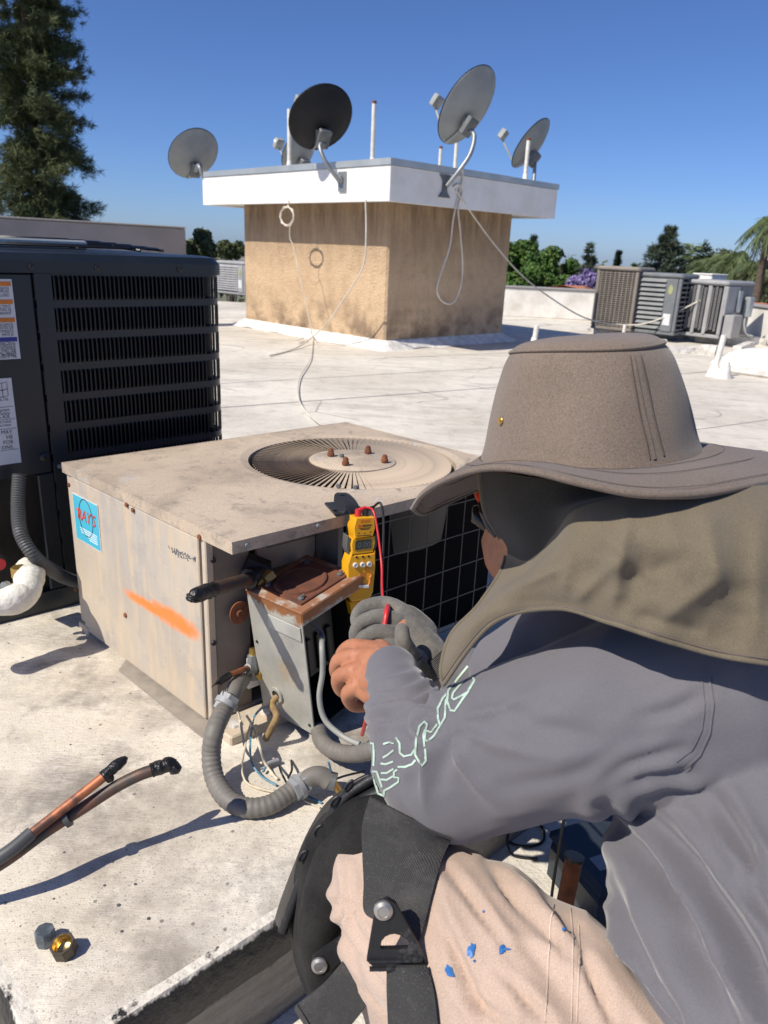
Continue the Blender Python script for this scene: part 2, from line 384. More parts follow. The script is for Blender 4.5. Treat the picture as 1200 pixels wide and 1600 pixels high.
def conifer(name, label, px, py_top, dist, width_m, leafm, seed, tiers=26, group=None, droop=.35, ragged=.5, tuft=9, tl=.35, cone=.9, low=.12, dens=1.0, per=16, wdf=.10):
    """tapered trunk, whorls of limbs, needle tufts along every limb"""
    top = CC + ray(px, py_top)*dist; base = Vector((top.x, top.y, -7.5)); H = top.z+7.5; R = width_m/2
    t = thing(name, label, 'tree', base, 0, group); rng = np.random.default_rng(seed)
    limbs = []; C = []; D = []
    for i in range(tiers):
        z = low+(1-low)*(i+rng.random()*.8)/tiers; L0 = R*min(1.0, (1-z)*cone*2.2+.06)
        for k in range(4+rng.integers(0, 3)):
            a = rng.random()*6.28; L = L0*(1-ragged*rng.random()); up = .25 if z > .7 else .05
            p0 = np.array([0, 0, H*z]); d = np.array([math.cos(a), math.sin(a), up])
            p1 = p0+d*L+np.array([0, 0, -droop*L*rng.random()]); limbs.append((tuple(p0), tuple(p1), .035*max(.3, 1-z)+.012))
            nt_ = max(4, int(dens*tuft*(.4+L)))
            for q in range(nt_):
                s = .22+.8*(q+rng.random())/nt_; c = p0+(p1-p0)*s+rng.normal(size=3)*np.array([.16, .16, .12])*L0*.55
                C.append(c); D.append((p1-p0)/(np.linalg.norm(p1-p0)+1e-6)+np.array([0, 0, .35]))
    C = np.array(C); D = np.array(D); n = len(C)*per
    c = np.repeat(C, per, 0)+rng.normal(size=(n, 3))*tl*.22; d = np.repeat(D, per, 0)+rng.normal(size=(n, 3))*.75; d /= np.linalg.norm(d, axis=1)[:, None]
    s = np.cross(d, rng.normal(size=(n, 3))); s /= np.linalg.norm(s, axis=1)[:, None]
    L = (tl*(.5+.7*rng.random(n)))[:, None]; wd = L*wdf
    v = np.stack([c-s*wd, c+s*wd, c+d*L+s*wd*.25, c+d*L-s*wd*.25], 1).reshape(-1, 3)
    trunk(t, H*.985, .2*min(1, width_m/3), limbs); np_mesh('crown', v, np.arange(n*4).reshape(-1, 4), leafm, t); return t
def palm_tree(name, label, px, py_c, dist, frond_len, seed, fan=False, n=20, group=None, droop=1.0):
    c = CC + ray(px, py_c)*dist; H = c.z+7.5; t = thing(name, label, 'tree', (c.x, c.y, -7.5), 0, group); rng = np.random.default_rng(seed)
    m = MB(); m.tube([(0, 0, 0), (.05, 0, H*.5), (0, 0, H)], [.2, .15, .13], 10); m.build('trunk', MT['bark'], t, smooth=60)
    v = []; f = []
    def strip(p, d, w):
        s = np.cross(d, [0, 0, 1.]); s = s/(np.linalg.norm(s)+1e-6)*w; b = len(v)
        v.extend([p-s, p+s, p+d*.6+s*.7+[0, 0, -.04], p+d+[0, 0, -.25*np.linalg.norm(d)]]); f.append((b, b+1, b+2, b+3))
    for k in range(n):
        a = 6.28*k/n+rng.random()*.3; el = rng.uniform(-.5, 1.25); L = frond_len*rng.uniform(.8, 1.1)
        p = np.array([0, 0, H+.05]); d = np.array([math.cos(a)*math.cos(el), math.sin(a)*math.cos(el), math.sin(el)])
        if fan:
            st = p+d*L*.5
            for q in range(18):
                an = (q/17-.5)*3.6; sdv = np.cross(d, rng.normal(size=3)*.2+[0, 0, 1.]); sdv /= np.linalg.norm(sdv)
                strip(st, (d*math.cos(an)+sdv*math.sin(an))*L*.5, .03)
            b = len(v); v.extend([p, p+[.02, 0, 0], st+[.02, 0, 0], st]); f.append((b, b+1, b+2, b+3)); continue
        prev = p
        for q in range(44):
            s_ = q/43; cur = p+d*L*s_+np.array([0, 0, -droop*L*.75*s_*s_]); tan = cur-prev if q else d*.05
            tn = tan/(np.linalg.norm(tan)+1e-9); sd2 = np.cross(tn, [0, 0, 1.]); sd2 /= (np.linalg.norm(sd2)+1e-6)
            ll = frond_len*.30*math.sin(math.pi*min(1, s_*.85+.12))
            for sg in (-1, 1):
                strip(cur, (sd2*sg*.75+tn*.5+np.array([0, 0, -.45*droop])+rng.normal(size=3)*.18)*ll, .011)
            if q:
                b = len(v); v.extend([prev-sd2*.02, prev+sd2*.02, cur+sd2*.015, cur-sd2*.015]); f.append((b, b+1, b+2, b+3))
            prev = cur
    np_mesh('crown', np.array(v, float), np.array(f), MT['palm'], t); return t
GT = 'trees beyond the roof edge'
conifer('conifer_tree', 'tall ragged conifer rising at the left behind grey wall', 16, -190, 19.5, 3.15, MT['needle'], 9, tiers=54, droop=.8, ragged=.66, tuft=10, tl=.17, cone=4.0, low=.3, dens=3.4, per=26, wdf=.055)
crown_tree('leafy_tree', 'small leafy tree just above the end of the grey wall', 308, 352, 26, 1.6, MT['leaf2'], 11, n=900, size=.22, nb=9)
crown_tree('leafy_tree', 'distant hazy tree between grey wall and penthouse', 360, 377, 45, 2.3, MT['leaf2'], 12, n=1100, size=.22, nb=9)
crown_tree('leafy_tree', 'bright green broad tree right behind the penthouse corner', 812, 380, 42, 3.6, MT['leaf'], 13, n=4200, size=.24, group=GT)
crown_tree('leafy_tree', 'round dark green tree left of the purple jacaranda', 868, 386, 50, 3.6, MT['leaf'], 14, n=4200, size=.24, group=GT)
crown_tree('leafy_tree', 'low bright green tree in front of the round dark one', 838, 404, 38, 2.6, MT['leaf'], 24, n=2600, size=.2, group=GT)
conifer('conifer_tree', 'thin conifer tip poking above the broad green tree', 834, 368, 60, 2.4, MT['needle2'], 15, tiers=26, tl=.3, group=GT)
crown_tree('jacaranda_tree', 'jacaranda with purple blossom left of the tan condenser', 907, 422, 38, 2.6, MT['jaca'], 16, n=2600, size=.2, group=GT)
conifer('conifer_tree', 'narrow open conifer above the jacaranda', 922, 382, 46, 2.3, MT['needle2'], 17, tiers=30, ragged=.7, tl=.24, cone=1.8, group=GT)
conifer('cypress_tree', 'slim dark cypress spire above the tan condenser', 967, 395, 48, .85, MT['cyp'], 18, tiers=40, droop=-.9, ragged=.3, tl=.22, tuft=12, group=GT)
conifer('conifer_tree', 'small far conifer right of the cypress spire', 992, 411, 60, 1.1, MT['needle2'], 28, tiers=22, ragged=.4, tl=.22, group=GT)
conifer('conifer_tree', 'dark layered cedar above the dark louvered condenser', 1048, 358, 36, 4.6, MT['needle2'], 19, tiers=40, droop=.12, ragged=.55, tl=.24, tuft=13, cone=1.15, group=GT)
palm_tree('palm_tree', 'fan palm with round crown between cedar and feathery palms', 1089, 402, 40, 1.15, 20, fan=True, n=26, group=GT)
palm_tree('palm_tree', 'feathery palm behind the mesh condenser', 1140, 410, 34, 1.6, 21, n=26, group=GT)
palm_tree('palm_tree', 'low feathery palm left of the drooping one', 1108, 416, 36, 1.5, 25, n=22, group=GT)
palm_tree('palm_tree', 'tall drooping feathery palm at the right edge', 1203, 352, 27, 1.15, 22, n=28, droop=1.35, group=GT)
palm_tree('palm_tree', 'second feathery palm low at the right edge', 1182, 420, 30, 1.3, 23, n=26, droop=1.1, group=GT)
crown_tree('leafy_tree', 'broad olive tree behind the feathery palms', 1150, 392, 48, 5.0, MT['leaf2'], 26, n=4600, size=.26, group=GT)
crown_tree('leafy_tree', 'olive bush between cedar and cypress', 1012, 418, 46, 2.6, MT['leaf2'], 27, n=1500, size=.22, group=GT)
crown_tree('leafy_tree', 'olive tree between the fan palm and the cedar', 1088, 404, 52, 4.2, MT['leaf2'], 31, n=3600, size=.25, group=GT)
crown_tree('leafy_tree', 'dark green tree low behind the slate condenser', 1040, 420, 44, 3.4, MT['leaf'], 32, n=2600, size=.22, group=GT)
# far band of tree tops that reads as one mass
rngf = np.random.default_rng(5); bl = []
for k in range(240):
    a = -1.0+2.0*rngf.random(); d = 110+60*rngf.random(); bl.append((d*math.sin(a), d*math.cos(a), -4.6+3.0*rngf.random(), 2.0+1.8*rngf.random()))
v, f = leaf_cloud(rngf, bl, 15000, .75); tag(np_mesh('far_trees', v, f, MT['leaf2'], None), 'far band of olive green tree tops along the skyline', 'trees', kind='stuff')
# far house
MT['pinkwall'] = mat('far_stucco', (.62, .50, .44), .9); MT['tile'] = mat('clay_tile', (.45, .18, .09), .85, col2=(.35, .14, .08), sc=20)
MT['glassdark'] = mat('dark_glass', (.03, .035, .04), .15)
def house(px, py, dist, wdt, hgt, label, roofm, wallm):
    c = CC + ray(px, py)*dist; t = thing('house', label, 'house', (c.x, c.y, -7.5), .2); H = c.z+7.5
    MB().box(-wdt/2, wdt/2, 0, 6, 0, H-hgt).build('wall', wallm, t)
    r = MB(); r.add([(-wdt/2-.3, -.3, H-hgt+.003), (wdt/2+.3, -.3, H-hgt+.003), (wdt/2+.3, 6.3, H-hgt+.003), (-wdt/2-.3, 6.3, H-hgt+.003), (-wdt/2+1, 3, H), (wdt/2-1, 3, H)], [(0, 1, 5, 4), (1, 2, 5), (2, 3, 4, 5), (3, 0, 4), (0, 3, 2, 1)]); r.build('roof', roofm, t)
    for k in (-.25, .25): MB().box(wdt*k-.4, wdt*k+.4, -.04, .04, H-hgt-1.8, H-hgt-.7).build('window', MT['glassdark'], t)
house(976, 428, 85, 3.2, .6, 'pale pink house far behind beside the cypress spire', MT['pinkwall'], MT['pinkwall'])
house(946, 452, 30, 1.0, .35, 'house with clay tiled roof peeking left of the tan condenser', MT['tile'], MT['pinkwall'])
house(1204, 468, 26, 3.0, .5, 'house with clay tiled roof at the right edge', MT['tile'], MT['pinkwall'])
# ================================================================== penthouse
def m_stucco():
    m, nt, b = nm('tan_stucco'); v = co(nt); z = sep(nt, v)[2]
    c = mix(nt, rmp(nt, noi(nt, v, 2.2, 6, .6), [(.35, 0.), (.68, 1.)]), (.70, .51, .32), (.60, .425, .265))
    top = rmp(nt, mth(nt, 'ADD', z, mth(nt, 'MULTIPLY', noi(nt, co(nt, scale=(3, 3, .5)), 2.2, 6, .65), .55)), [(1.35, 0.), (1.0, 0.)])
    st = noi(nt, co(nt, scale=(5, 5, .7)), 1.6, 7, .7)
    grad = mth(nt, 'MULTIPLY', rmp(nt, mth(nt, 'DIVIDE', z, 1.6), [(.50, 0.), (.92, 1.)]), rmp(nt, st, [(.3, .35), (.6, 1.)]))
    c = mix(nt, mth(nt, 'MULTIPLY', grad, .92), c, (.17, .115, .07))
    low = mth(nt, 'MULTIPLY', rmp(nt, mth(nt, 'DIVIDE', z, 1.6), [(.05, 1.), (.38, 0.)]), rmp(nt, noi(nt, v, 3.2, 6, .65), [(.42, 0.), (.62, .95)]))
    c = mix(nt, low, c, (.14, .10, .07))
    c = mix(nt, rmp(nt, noi(nt, v, 70, 3), [(.45, .0), (.75, .4)]), c, (.30, .20, .12))
    c = mix(nt, rmp(nt, noi(nt, v, 6.5, 7, .68, .4), [(.48, 0.), (.70, .38)]), c, (.32, .215, .13))
    setv(nt, b.inputs['Base Color'], c); b.inputs['Roughness'].default_value = .95
    bump(nt, b, noi(nt, v, 38, 6, .7), 1.0, .025); bump(nt, b, noi(nt, v, 9, 3), .5, .03); return m
MT['stucco'] = m_stucco()
MT['white'] = mat('white_paint', (.80, .79, .77), .6, col2=(.72, .70, .66), sc=4, bmp=.15, bsc=60)
MT['zinc'] = mat('zinc_flashing', (.42, .46, .46), .45, .55, col2=(.55, .56, .55), sc=3)
MT['flash'] = mat('white_coated_flashing', (.78, .76, .72), .7, col2=(.55, .53, .50), sc=9, bmp=.5, bsc=24, bd=.02)
MT['dishgrey'] = mat('dish_grey', (.27, .29, .295), .5, col2=(.22, .24, .245), sc=5)
MT['dishdark'] = mat('dish_charcoal', (.011, .012, .016), .6, col2=(.016, .017, .021), sc=5, spec=.25)
MT['bracket'] = mat('bracket_grey', (.16, .17, .175), .5, .3)
MT['pvc'] = mat('white_pvc', (.74, .73, .69), .5, col2=(.60, .58, .52), sc=14)
MT['cablew'] = mat('cable_white', (.68, .63, .54), .6, col2=(.56, .51, .43), sc=12)
MT['rust'] = mat('rust', (.22, .075, .03), .9, col2=(.11, .04, .02), sc=40, bmp=.5, bsc=150)
MT['black'] = mat('black_plastic', (.014, .014, .016), .45)
HM = G(600, 546, ROOF_Z)
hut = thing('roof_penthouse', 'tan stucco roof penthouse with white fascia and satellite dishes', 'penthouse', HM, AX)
LX, LY, HW, OV = 2.10*RK, 2.68*RK, 1.50*RK, .36*RK
m = MB(); n = 30
def hutwall(z): # slightly bellied walls with worn corners
    return [(.025, 0, z), (LX-.025, 0, z), (LX, .025, z), (LX, LY-.025, z), (LX-.025, LY, z), (.025, LY, z), (0, LY-.025, z), (0, .025, z)]
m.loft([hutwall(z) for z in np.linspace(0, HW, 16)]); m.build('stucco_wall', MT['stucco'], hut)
m = MB(); m.box(-OV+.03, LX+OV-.03, -OV+.03, LY+OV-.03, HW+.002, HW+.05); m.build('soffit', MT['white'], hut)
for (x0, x1, y0, y1) in ((-OV, LX+OV, -OV, -OV+.03), (-OV, LX+OV, LY+OV-.03, LY+OV), (-OV, -OV+.03, -OV+.031, LY+OV-.031), (LX+OV-.03, LX+OV, -OV+.031, LY+OV-.031)):
    MB().box(x0, x1, y0, y1, HW-.025, HW+.30*RK, .004).build('fascia_board', MT['white'], hut)
MB().box(-OV+.03, LX+OV-.03, -OV+.03, LY+OV-.03, HW+.051, HW+.34*RK).build('roof_deck', MT['roof'], hut)
for k in range(3):  # metal coping in lengths, both sides in view and the far ones
    a, b = -OV-.012+(LX+2*OV+.024)*k/3, -OV-.012+(LX+2*OV+.024)*(k+1)/3-.003
    for y0 in (-OV-.012, LY+OV-.11): MB().box(a, b, y0, y0+.12, HW+.302*RK, HW+.362*RK+.003*(k % 2)).build('coping', MT['zinc'], hut)
    a, b = -OV+.11+(LY+2*OV-.22)*k/3, -OV+.11+(LY+2*OV-.22)*(k+1)/3-.003
    for x0 in (-OV-.012, LX+OV-.11): MB().box(x0, x0+.12, a, b, HW+.302*RK, HW+.362*RK+.003*(k % 2)).build('coping', MT['zinc'], hut)
# sloping coated flashing at the foot
def footring(o, z, amp, seed):
    out = []
    pts = [(-o, -o), (LX+o, -o), (LX+o, LY+o), (-o, LY+o)]
    for i in range(4):
        a, b = Vector((*pts[i], 0)), Vector((*pts[(i+1) % 4], 0))
        for k in range(24):
            p = a.lerp(b, k/24); q = mnoise.noise(Vector((p.x*3+seed, p.y*3, seed)))*amp; nn = Vector((p.x-LX/2, p.y-LY/2, 0)).normalized()
            out.append((p.x+nn.x*q, p.y+nn.y*q, z+abs(q)*.4))
    return out
m = MB(); m.loft([footring(.16, -.004, .07, 3), footring(.11, .03, .03, 8), footring(.035, .075, .012, 4), footring(.012, .10, .008, 6), footring(-.01, .105, .002, 6)], cap=False); m.build('base_flashing', MT['flash'], hut, smooth=70)
def hutP(x, y, z): return HM + V*x + W*y + Vector((0, 0, z))
# vent pipes on top of the penthouse
def vent(px, pytop, pybase, x, label, r=.022, tall=None, y=None):
    pass
ztop = HW+.34*RK
def vent_pipe(name, label, P, h, r, lean=(0, 0), group='vent pipes on the penthouse', rusty=True, cone=True):
    t = thing(name, label, 'vent pipe', P, 0, group); m = MB()
    m.tube([(0, 0, 0), (lean[0]*h*.5, lean[1]*h*.5, h*.5), (lean[0]*h, lean[1]*h, h)], r, 14); m.build('pipe', MT['pvc'], t, smooth=50)
    if cone: m = MB(); m.lathe([(r*2.6, -.002), (r*2.1, .03), (r*1.3, .12), (r*1.08, .16), (r*1.02, .165)], 16); m.build('flashing_boot', MT['flash'], t, smooth=50)
    if rusty: m = MB(); m.tube([(lean[0]*h, lean[1]*h, h+.001), (lean[0]*h, lean[1]*h, h+.03)], r*1.05, 12); m.build('cap', MT['rust'], t, smooth=50)
    return t
def on_top(px, py, d, z=None): return CC + ray(px, py)*d
def vpipe(px, ytop, ybase, d, label, r, **k):
    a = U(px, ybase, d*RK); a.z = HM.z+ztop; b = CC+ray(px, ytop)*((a-CC).dot(CF)/1.0)
    vent_pipe('vent_pipe', label, a, max(.1, b.z-a.z-.03), r, **k)
vpipe(582, 164, 246, 8.3, 'tall thin white vent pipe between the two middle dishes', .026)
vpipe(452, 172, 257, 9.0, 'white vent pipe behind the charcoal dish', .026, rusty=False)
vpipe(687, 231, 262, 9.3, 'short white vent pipe left of the big dish mast', .022, cone=False)
vpipe(711, 218, 262, 8.9, 'white vent pipe right behind the big dish mast', .024, rusty=False)
vpipe(820, 219, 283, 9.3, 'white vent pipe in front of the rightmost dish', .026)
# satellite dishes
def dish(label, px, py, d, wd, hd, az, el, matd, mount, lnb_back=.45, roll=0.0, arm=True, two=False):
    wd, hd = wd*RK, hd*RK; c = U(px, py, d); az, el = math.radians(az), math.radians(el)
    ax = Vector((math.cos(el)*math.sin(az), math.cos(el)*math.cos(az), math.sin(el)))
    t = thing('satellite_dish', label, 'satellite dish', mount[-1], 0, 'satellite dishes on the penthouse')
    side = ax.cross(Vector((0, 0, 1))).normalized(); upv = side.cross(ax).normalized()
    side, upv = side*math.cos(roll)+upv*math.sin(roll), upv*math.cos(roll)-side*math.sin(roll)
    m = MB(); rings = []; n = 40; sag = .11
    def rg(s, off): return [c + side*(wd/2*s*math.cos(q)) + upv*(hd/2*s*math.sin(q)) + ax*(sag*(s*s-1)+off) for q in (2*math.pi*k/n for k in range(n))]
    for s in (.02, .2, .4, .6, .8, .94, 1.0): rings.append(rg(s, 0))
    rings.append(rg(1.02, .004)); rings.append(rg(1.02, -.014)); rings.append(rg(.985, -.016))
    for s in (.94, .8, .6, .4, .2, .02): rings.append(rg(s, -.010))
    m.loft(rings); m.build('reflector', matd, t, world=True, smooth=35)
    m = MB(); m.tube(rg(1.022, -.005)+[rg(1.022, -.005)[0]], .007, 6, cap=False); m.build('rim', MT['dishdark'], t, world=True, smooth=60)
    back = c - upv*hd*.18 - ax*(sag+.02)
    m = MB(); Mb = frame(back-ax*.045, side, upv)
    m.box(-.07, .07, -.10, .10, -.03, .05, .012); mb = [Mb @ Vector(p) for p in m.v]; m.v = mb
    m.tube([back-ax*.02, back-ax*.09-upv*.05], .038, 12); m.build('mount_bracket', MT['bracket'], t, world=True, smooth=40)
    for q in (-.075, .075):
        m = MB(); m.tube([back+side*q+upv*.06, back-ax*.06+side*q*.7-upv*.09], .012, 8); m.build('brace', MT['bracket'], t, world=True, smooth=40)
    m = MB(); pts = crom([back-ax*.06-upv*.02]+[Vector(p) for p in mount], 6); m.tube([Vector(p) for p in pts], .024, 12); m.build('mast', MT['bracket2'], t, world=True, smooth=60)
    lp = c + ax*lnb_back - upv*hd*.16
    st = c - upv*hd*.50 + ax*.0
    m = MB(); m.tube([back-ax*.02, st-ax*.03, st+(lp-st)*.5-upv*.012, lp-ax*.02-upv*.05], .013, 8); ar = m.build('feed_arm', MT['armgrey'], t, world=True, smooth=60)
    m = MB(); Ml = frame(lp+ax*.0-upv*.02, side, upv); m.box(-.065, .065, -.065, .07, .0, .085, .012); m.v = [Ml @ Vector(p) for p in m.v]; m.build('feed_horn_housing', MT['armgrey'], t, world=True, smooth=40)
    for q in ((-.035, .035) if two else (0.0,)):
        m = MB(); m.tube([lp+side*q+ax*.0, lp+side*q-ax*.045, lp+side*q-ax*.06], [.030, .042, .036], 12); m.build('feed_horn', MT['pvc'], t, world=True, smooth=50)
    return t, c, ax, side, upv
MT['bracket2'] = mat('galvanised_mast', (.30, .32, .33), .45, .5); MT['armgrey'] = mat('feed_arm_grey', (.36, .375, .36), .5)
capL = hutP(-OV, LY+OV, HW+.2); capF = hutP(-OV, -OV, HW+.2)
dish('grey satellite dish hanging over the far left roof corner', 302, 240, 9.9*RK, .66, .70, -40, 38, MT['dishgrey'], [hutP(-OV-.02, LY+OV+.05, HW+.44*RK), hutP(-OV+.0, LY+OV-.02, HW+.30*RK)])
dkm = PL(536, 284, hutP(-OV, 0, 0), V)
dkd = proj(dkm)[2]
dish('charcoal satellite dish mounted on the sunlit fascia', 501, 184, dkd-.12, .66, .66, -32, 36, MT['dishdark'], [U(500, 230, dkd-.14), U(508, 252, dkd-.14), dkm-V*.05], lnb_back=.58)
dish('grey satellite dish half hidden behind the charcoal one', 466, 238, 9.3*RK, .46, .52, -48, 32, MT['dishgrey'], [U(490, 262, 9.3*RK), U(494, 275, 9.35*RK)], two=True)
bgm = PL(694, 291, hutP(0, -OV, 0), W)
bgd = proj(bgm)[2]
dish('largest grey satellite dish on the shaded fascia', 729, 165, bgd-.08, .60, .78, -42, 30, MT['dishgrey'], [U(741, 212, bgd-.10), U(735, 240, bgd-.12), U(718, 266, bgd-.10), bgm-W*.04], roll=-.25)
dish('rightmost grey satellite dish on the far roof corner', 829, 224, 9.6*RK, .60, .66, -58, 34, MT['dishgrey'], [U(836, 250, 9.65*RK), U(834, 285, 9.65*RK)], roll=-.2)
# mounting feet on the fascias
m = MB(); Mf = frame(bgm, V, Vector((0, 0, 1))); m.prism([(-.09, -.115), (.09, -.115), (.06, -.08), (.035, -.05), (.035, .05), (.06, .08), (.09, .115), (-.09, .115), (-.06, .08), (-.035, .05), (-.035, -.05), (-.06, -.08)], .02, Mf)
tag(m.build('dish_mounting_foot', MT['bracket']), 'dark I shaped dish mounting foot on the shaded fascia', 'bracket')
m = MB(); Mf = frame(dkm-V*.0, -W, Vector((0, 0, 1))); m.prism([(-.06, -.10), (.06, -.10), (.06, .10), (-.06, .10)], .02, Mf); m.tube([dkm-V*.02, dkm-V*.06+Vector((0, 0, .05))], .03, 10)
tag(m.build('dish_mounting_foot', MT['bracket2']), 'grey dish mounting foot on the sunlit fascia', 'bracket')
# cables
def tagc(o, label, g=None): return tag(o, label, 'cable', g)
LF = hutP(-OV-.012, 0, 0); RF = hutP(0, -OV-.012, 0); LWp = hutP(-.02, 0, 0)
def lf(px, py): return PL(px, py, LF, V)
def rfp(px, py): return PL(px, py, RF, W)
def lw(px, py): return PL(px, py, LWp, V)
pts = []
for k in range(34):
    a = k*.62; pts.append(lf(449+10.5*math.cos(a)+.5*math.sin(k*2.1), 338+15*math.sin(a)+1.2*math.cos(k*1.7)) - V*.004*(k % 3))
m = MB(); m.tube(pts, .0085, 6); m.tube([lf(451, 312), lf(450, 324)], .006, 6); tagc(m.build('cable_coil', MT['cablew'], smooth=60), 'coil of white cable hanging under the sunlit fascia')
tagc(cable('coaxial_cable', [lf(453, 352), lf(453, 372), lf(458, 385), lf(468, 430), lf(478, 475), lf(487, 520), G(489, 528, ROOF_Z+.02), G(485, 560, ROOF_Z+.02), G(468, 590, ROOF_Z+.02), G(466, 620, ROOF_Z+.02), G(480, 645, ROOF_Z+.02), G(502, 664, ROOF_Z+.02)], .0048, MT['cablew']), 'white cable running from the coil down onto the roof')
tagc(cable('coaxial_cable', [lf(571, 312), lf(572, 360), lf(569, 410), lf(555, 440), lf(535, 470), lf(515, 500), lf(490, 525), G(460, 545, ROOF_Z+.015), G(420, 556, ROOF_Z+.015)], .008, MT['cablew']), 'white cable sagging across the sunlit stucco wall')
tagc(cable('coaxial_cable', [rfp(722, 258), rfp(722, 280), rfp(714, 315), rfp(708, 345), rfp(703, 385), rfp(690, 425), rfp(683, 452), rfp(690, 470), rfp(706, 474), rfp(718, 455), rfp(723, 420), rfp(720, 370), rfp(716, 325), rfp(722, 300), rfp(716, 288), rfp(708, 292)], .009, MT['cablew']), 'white cable hanging in a long loop on the shaded wall')
# ================================================================== far condensers, pipes, skylight
MT['tancase'] = mat('taupe_casing', (.22, .195, .165), .55, col2=(.26, .23, .20), sc=6)
MT['slate'] = mat('slate_casing', (.15, .165, .175), .5, col2=(.19, .20, .21), sc=6)
MT['midgrey'] = mat('grey_casing', (.30, .30, .305), .5, col2=(.36, .36, .36), sc=6)
MT['coil'] = mat('dark_coil', (.02, .021, .023), .5, .3)
MT['sleeper'] = mat('white_coated_timber', (.72, .70, .66), .8, col2=(.45, .42, .38), sc=14, bmp=.5, bsc=40, bd=.01)
MT['labelw'] = mat('white_label', (.72, .73, .74), .5)
MT['badge'] = mat('badge_green', (.40, .42, .20), .4)
def far_unit(label, px, py, LYm, LXm, H, rot, casem, style, z0=.10):
    LYm, LXm, H = LYm*RK, LXm*RK, H*RK
    P = G(px, py, ROOF_Z+z0); t = thing('condenser_unit', label, 'condenser', P, math.radians(rot), 'condensers in a row by the right parapet')
    # local x = along the shaded face, y = along the sunlit face; near corner at the origin
    MB().box(.03, LXm-.03, .03, LYm-.03, .03, H-.05).build('coil', MT['coil'], t)
    MB().box(0, LXm, 0, LYm, 0, .05, .01).build('base_pan', casem, t)
    MB().box(-.012, LXm+.012, -.012, LYm+.012, H-.07, H, .025).build('top_cover', casem, t)
    for (x, y) in ((0, 0), (LXm-.05, 0), (0, LYm-.05), (LXm-.05, LYm-.05)): MB().box(x, x+.05, y, y+.05, .051, H-.071, .008).build('corner_post', casem, t)
    if style == 'grid':
        n = 26
        for k in range(n):
            z = .07+(H-.16)*k/(n-1)
            MB().box(-.004, .008, .051, LYm-.051, z-.006, z+.006).build('louver', casem, t); MB().box(.051, LXm-.051, -.004, .008, z-.006, z+.006).build('louver', casem, t)
        for k in range(8):
            y = .05+(LYm-.1)*(k+.5)/8; MB().box(-.009, -.0045, y-.006, y+.006, .051, H-.071).build('louver_rib', casem, t)
    if style == 'slats':
        n = 11; a = .44*LYm
        for k in range(n):
            z = .08+(H-.2)*k/(n-1); m = MB()
            m.add([(-.02, LYm-.052, z), (-.02, .22, z), (.012, .22, z+.045), (.012, LYm-.052, z+.045), (-.016, LYm-.052, z-.004), (-.016, .22, z-.004), (.016, .22, z+.041), (.016, LYm-.052, z+.041)], [(0, 1, 2, 3), (7, 6, 5, 4), (0, 4, 5, 1), (1, 5, 6, 2), (2, 6, 7, 3), (3, 7, 4, 0)]); m.build('louver', casem, t)
            MB().box(.051, LXm-.051, -.012, .006, z-.012, z+.012).build('louver', casem, t)
        MB().box(-.014, .02, .051, .215, .051, H-.071, .006).build('service_panel', casem, t)
        MB().lathe([(.001, 0), (.034, 0), (.034, .006), (.001, .007)], 20, frame((-.0145, .14, H-.22), (0, -1, 0), (0, 0, 1)) @ Matrix.Diagonal((1, 2.0, 1, 1))).build('badge', MT['badge'], t)
        MB().box(-.019, -.0145, .085, .19, .14, .30).build('rating_label', MT['labelw'], t)
    if style == 'mesh':
        n = 9
        for k in range(n):
            for j in range(13):
                y = .06+(LYm*.86-.06)*(k+.5)/n; z = .1+(H-.2)*(j+.5)/13 + (.02 if k % 2 else 0)
                m = MB(); m.tube([(-.006, y-.018, z), (-.006, y, z+.024), (-.006, y+.018, z), (-.006, y, z-.024), (-.006, y-.018, z)], .005, 5); m.build('guard_link', casem, t)
        for y in (LYm*.33, LYm*.6): MB().box(-.012, .0, y, y+.05, .051, H-.071).build('stile', casem, t)
        MB().box(.0, LXm*.46, -.02, .02, .32, H-.071, .008).build('service_panel', casem, t)
        MB().box(.02, LXm*.34, -.16, -.021, .02, .34, .01).build('junction_box', MT['midgrey'], t)
        MB().box(LXm*.36, LXm*.50, -.05, -.021, .36, H-.12, .012).build('cover_plate', MT['zinc'], t)
        MB().box(LXm*.62, LXm*.78, -.12, -.03, .30, .58, .01).build('disconnect_box', MT['zinc'], t)
        for k in range(24): MB().box(LXm*.5+LXm*.46*k/24, LXm*.5+LXm*.46*k/24+.006, -.008, .004, .051, H-.071).build('guard_wire', casem, t)
        cable('conduit', [(LXm*.66, -.07, .30), (LXm*.64, -.09, .18), (LXm*.70, -.12, .06), (LXm*.9, -.14, .03)], .016, MT['zinc'], t, world=False)
    return t
far_unit('tall taupe condenser with fine grid at the left of the row', 985, 519, .60, .60, .86, 52, MT['tancase'], 'grid')
far_unit('dark slate condenser with wide louvers and a pale badge', 1052, 525, .62, .62, .80, 50, MT['slate'], 'slats')
far_unit('grey condenser with diamond mesh guard at the right of the row', 1122, 530, .60, .80, .74, 42, MT['midgrey'], 'mesh')
b = far_unit('small pale condenser between grey wall and penthouse', 383, 462, .9, .5, .62, 50, MT['midgrey'], 'slats'); b['group'] = 'condensers elsewhere on the roof'
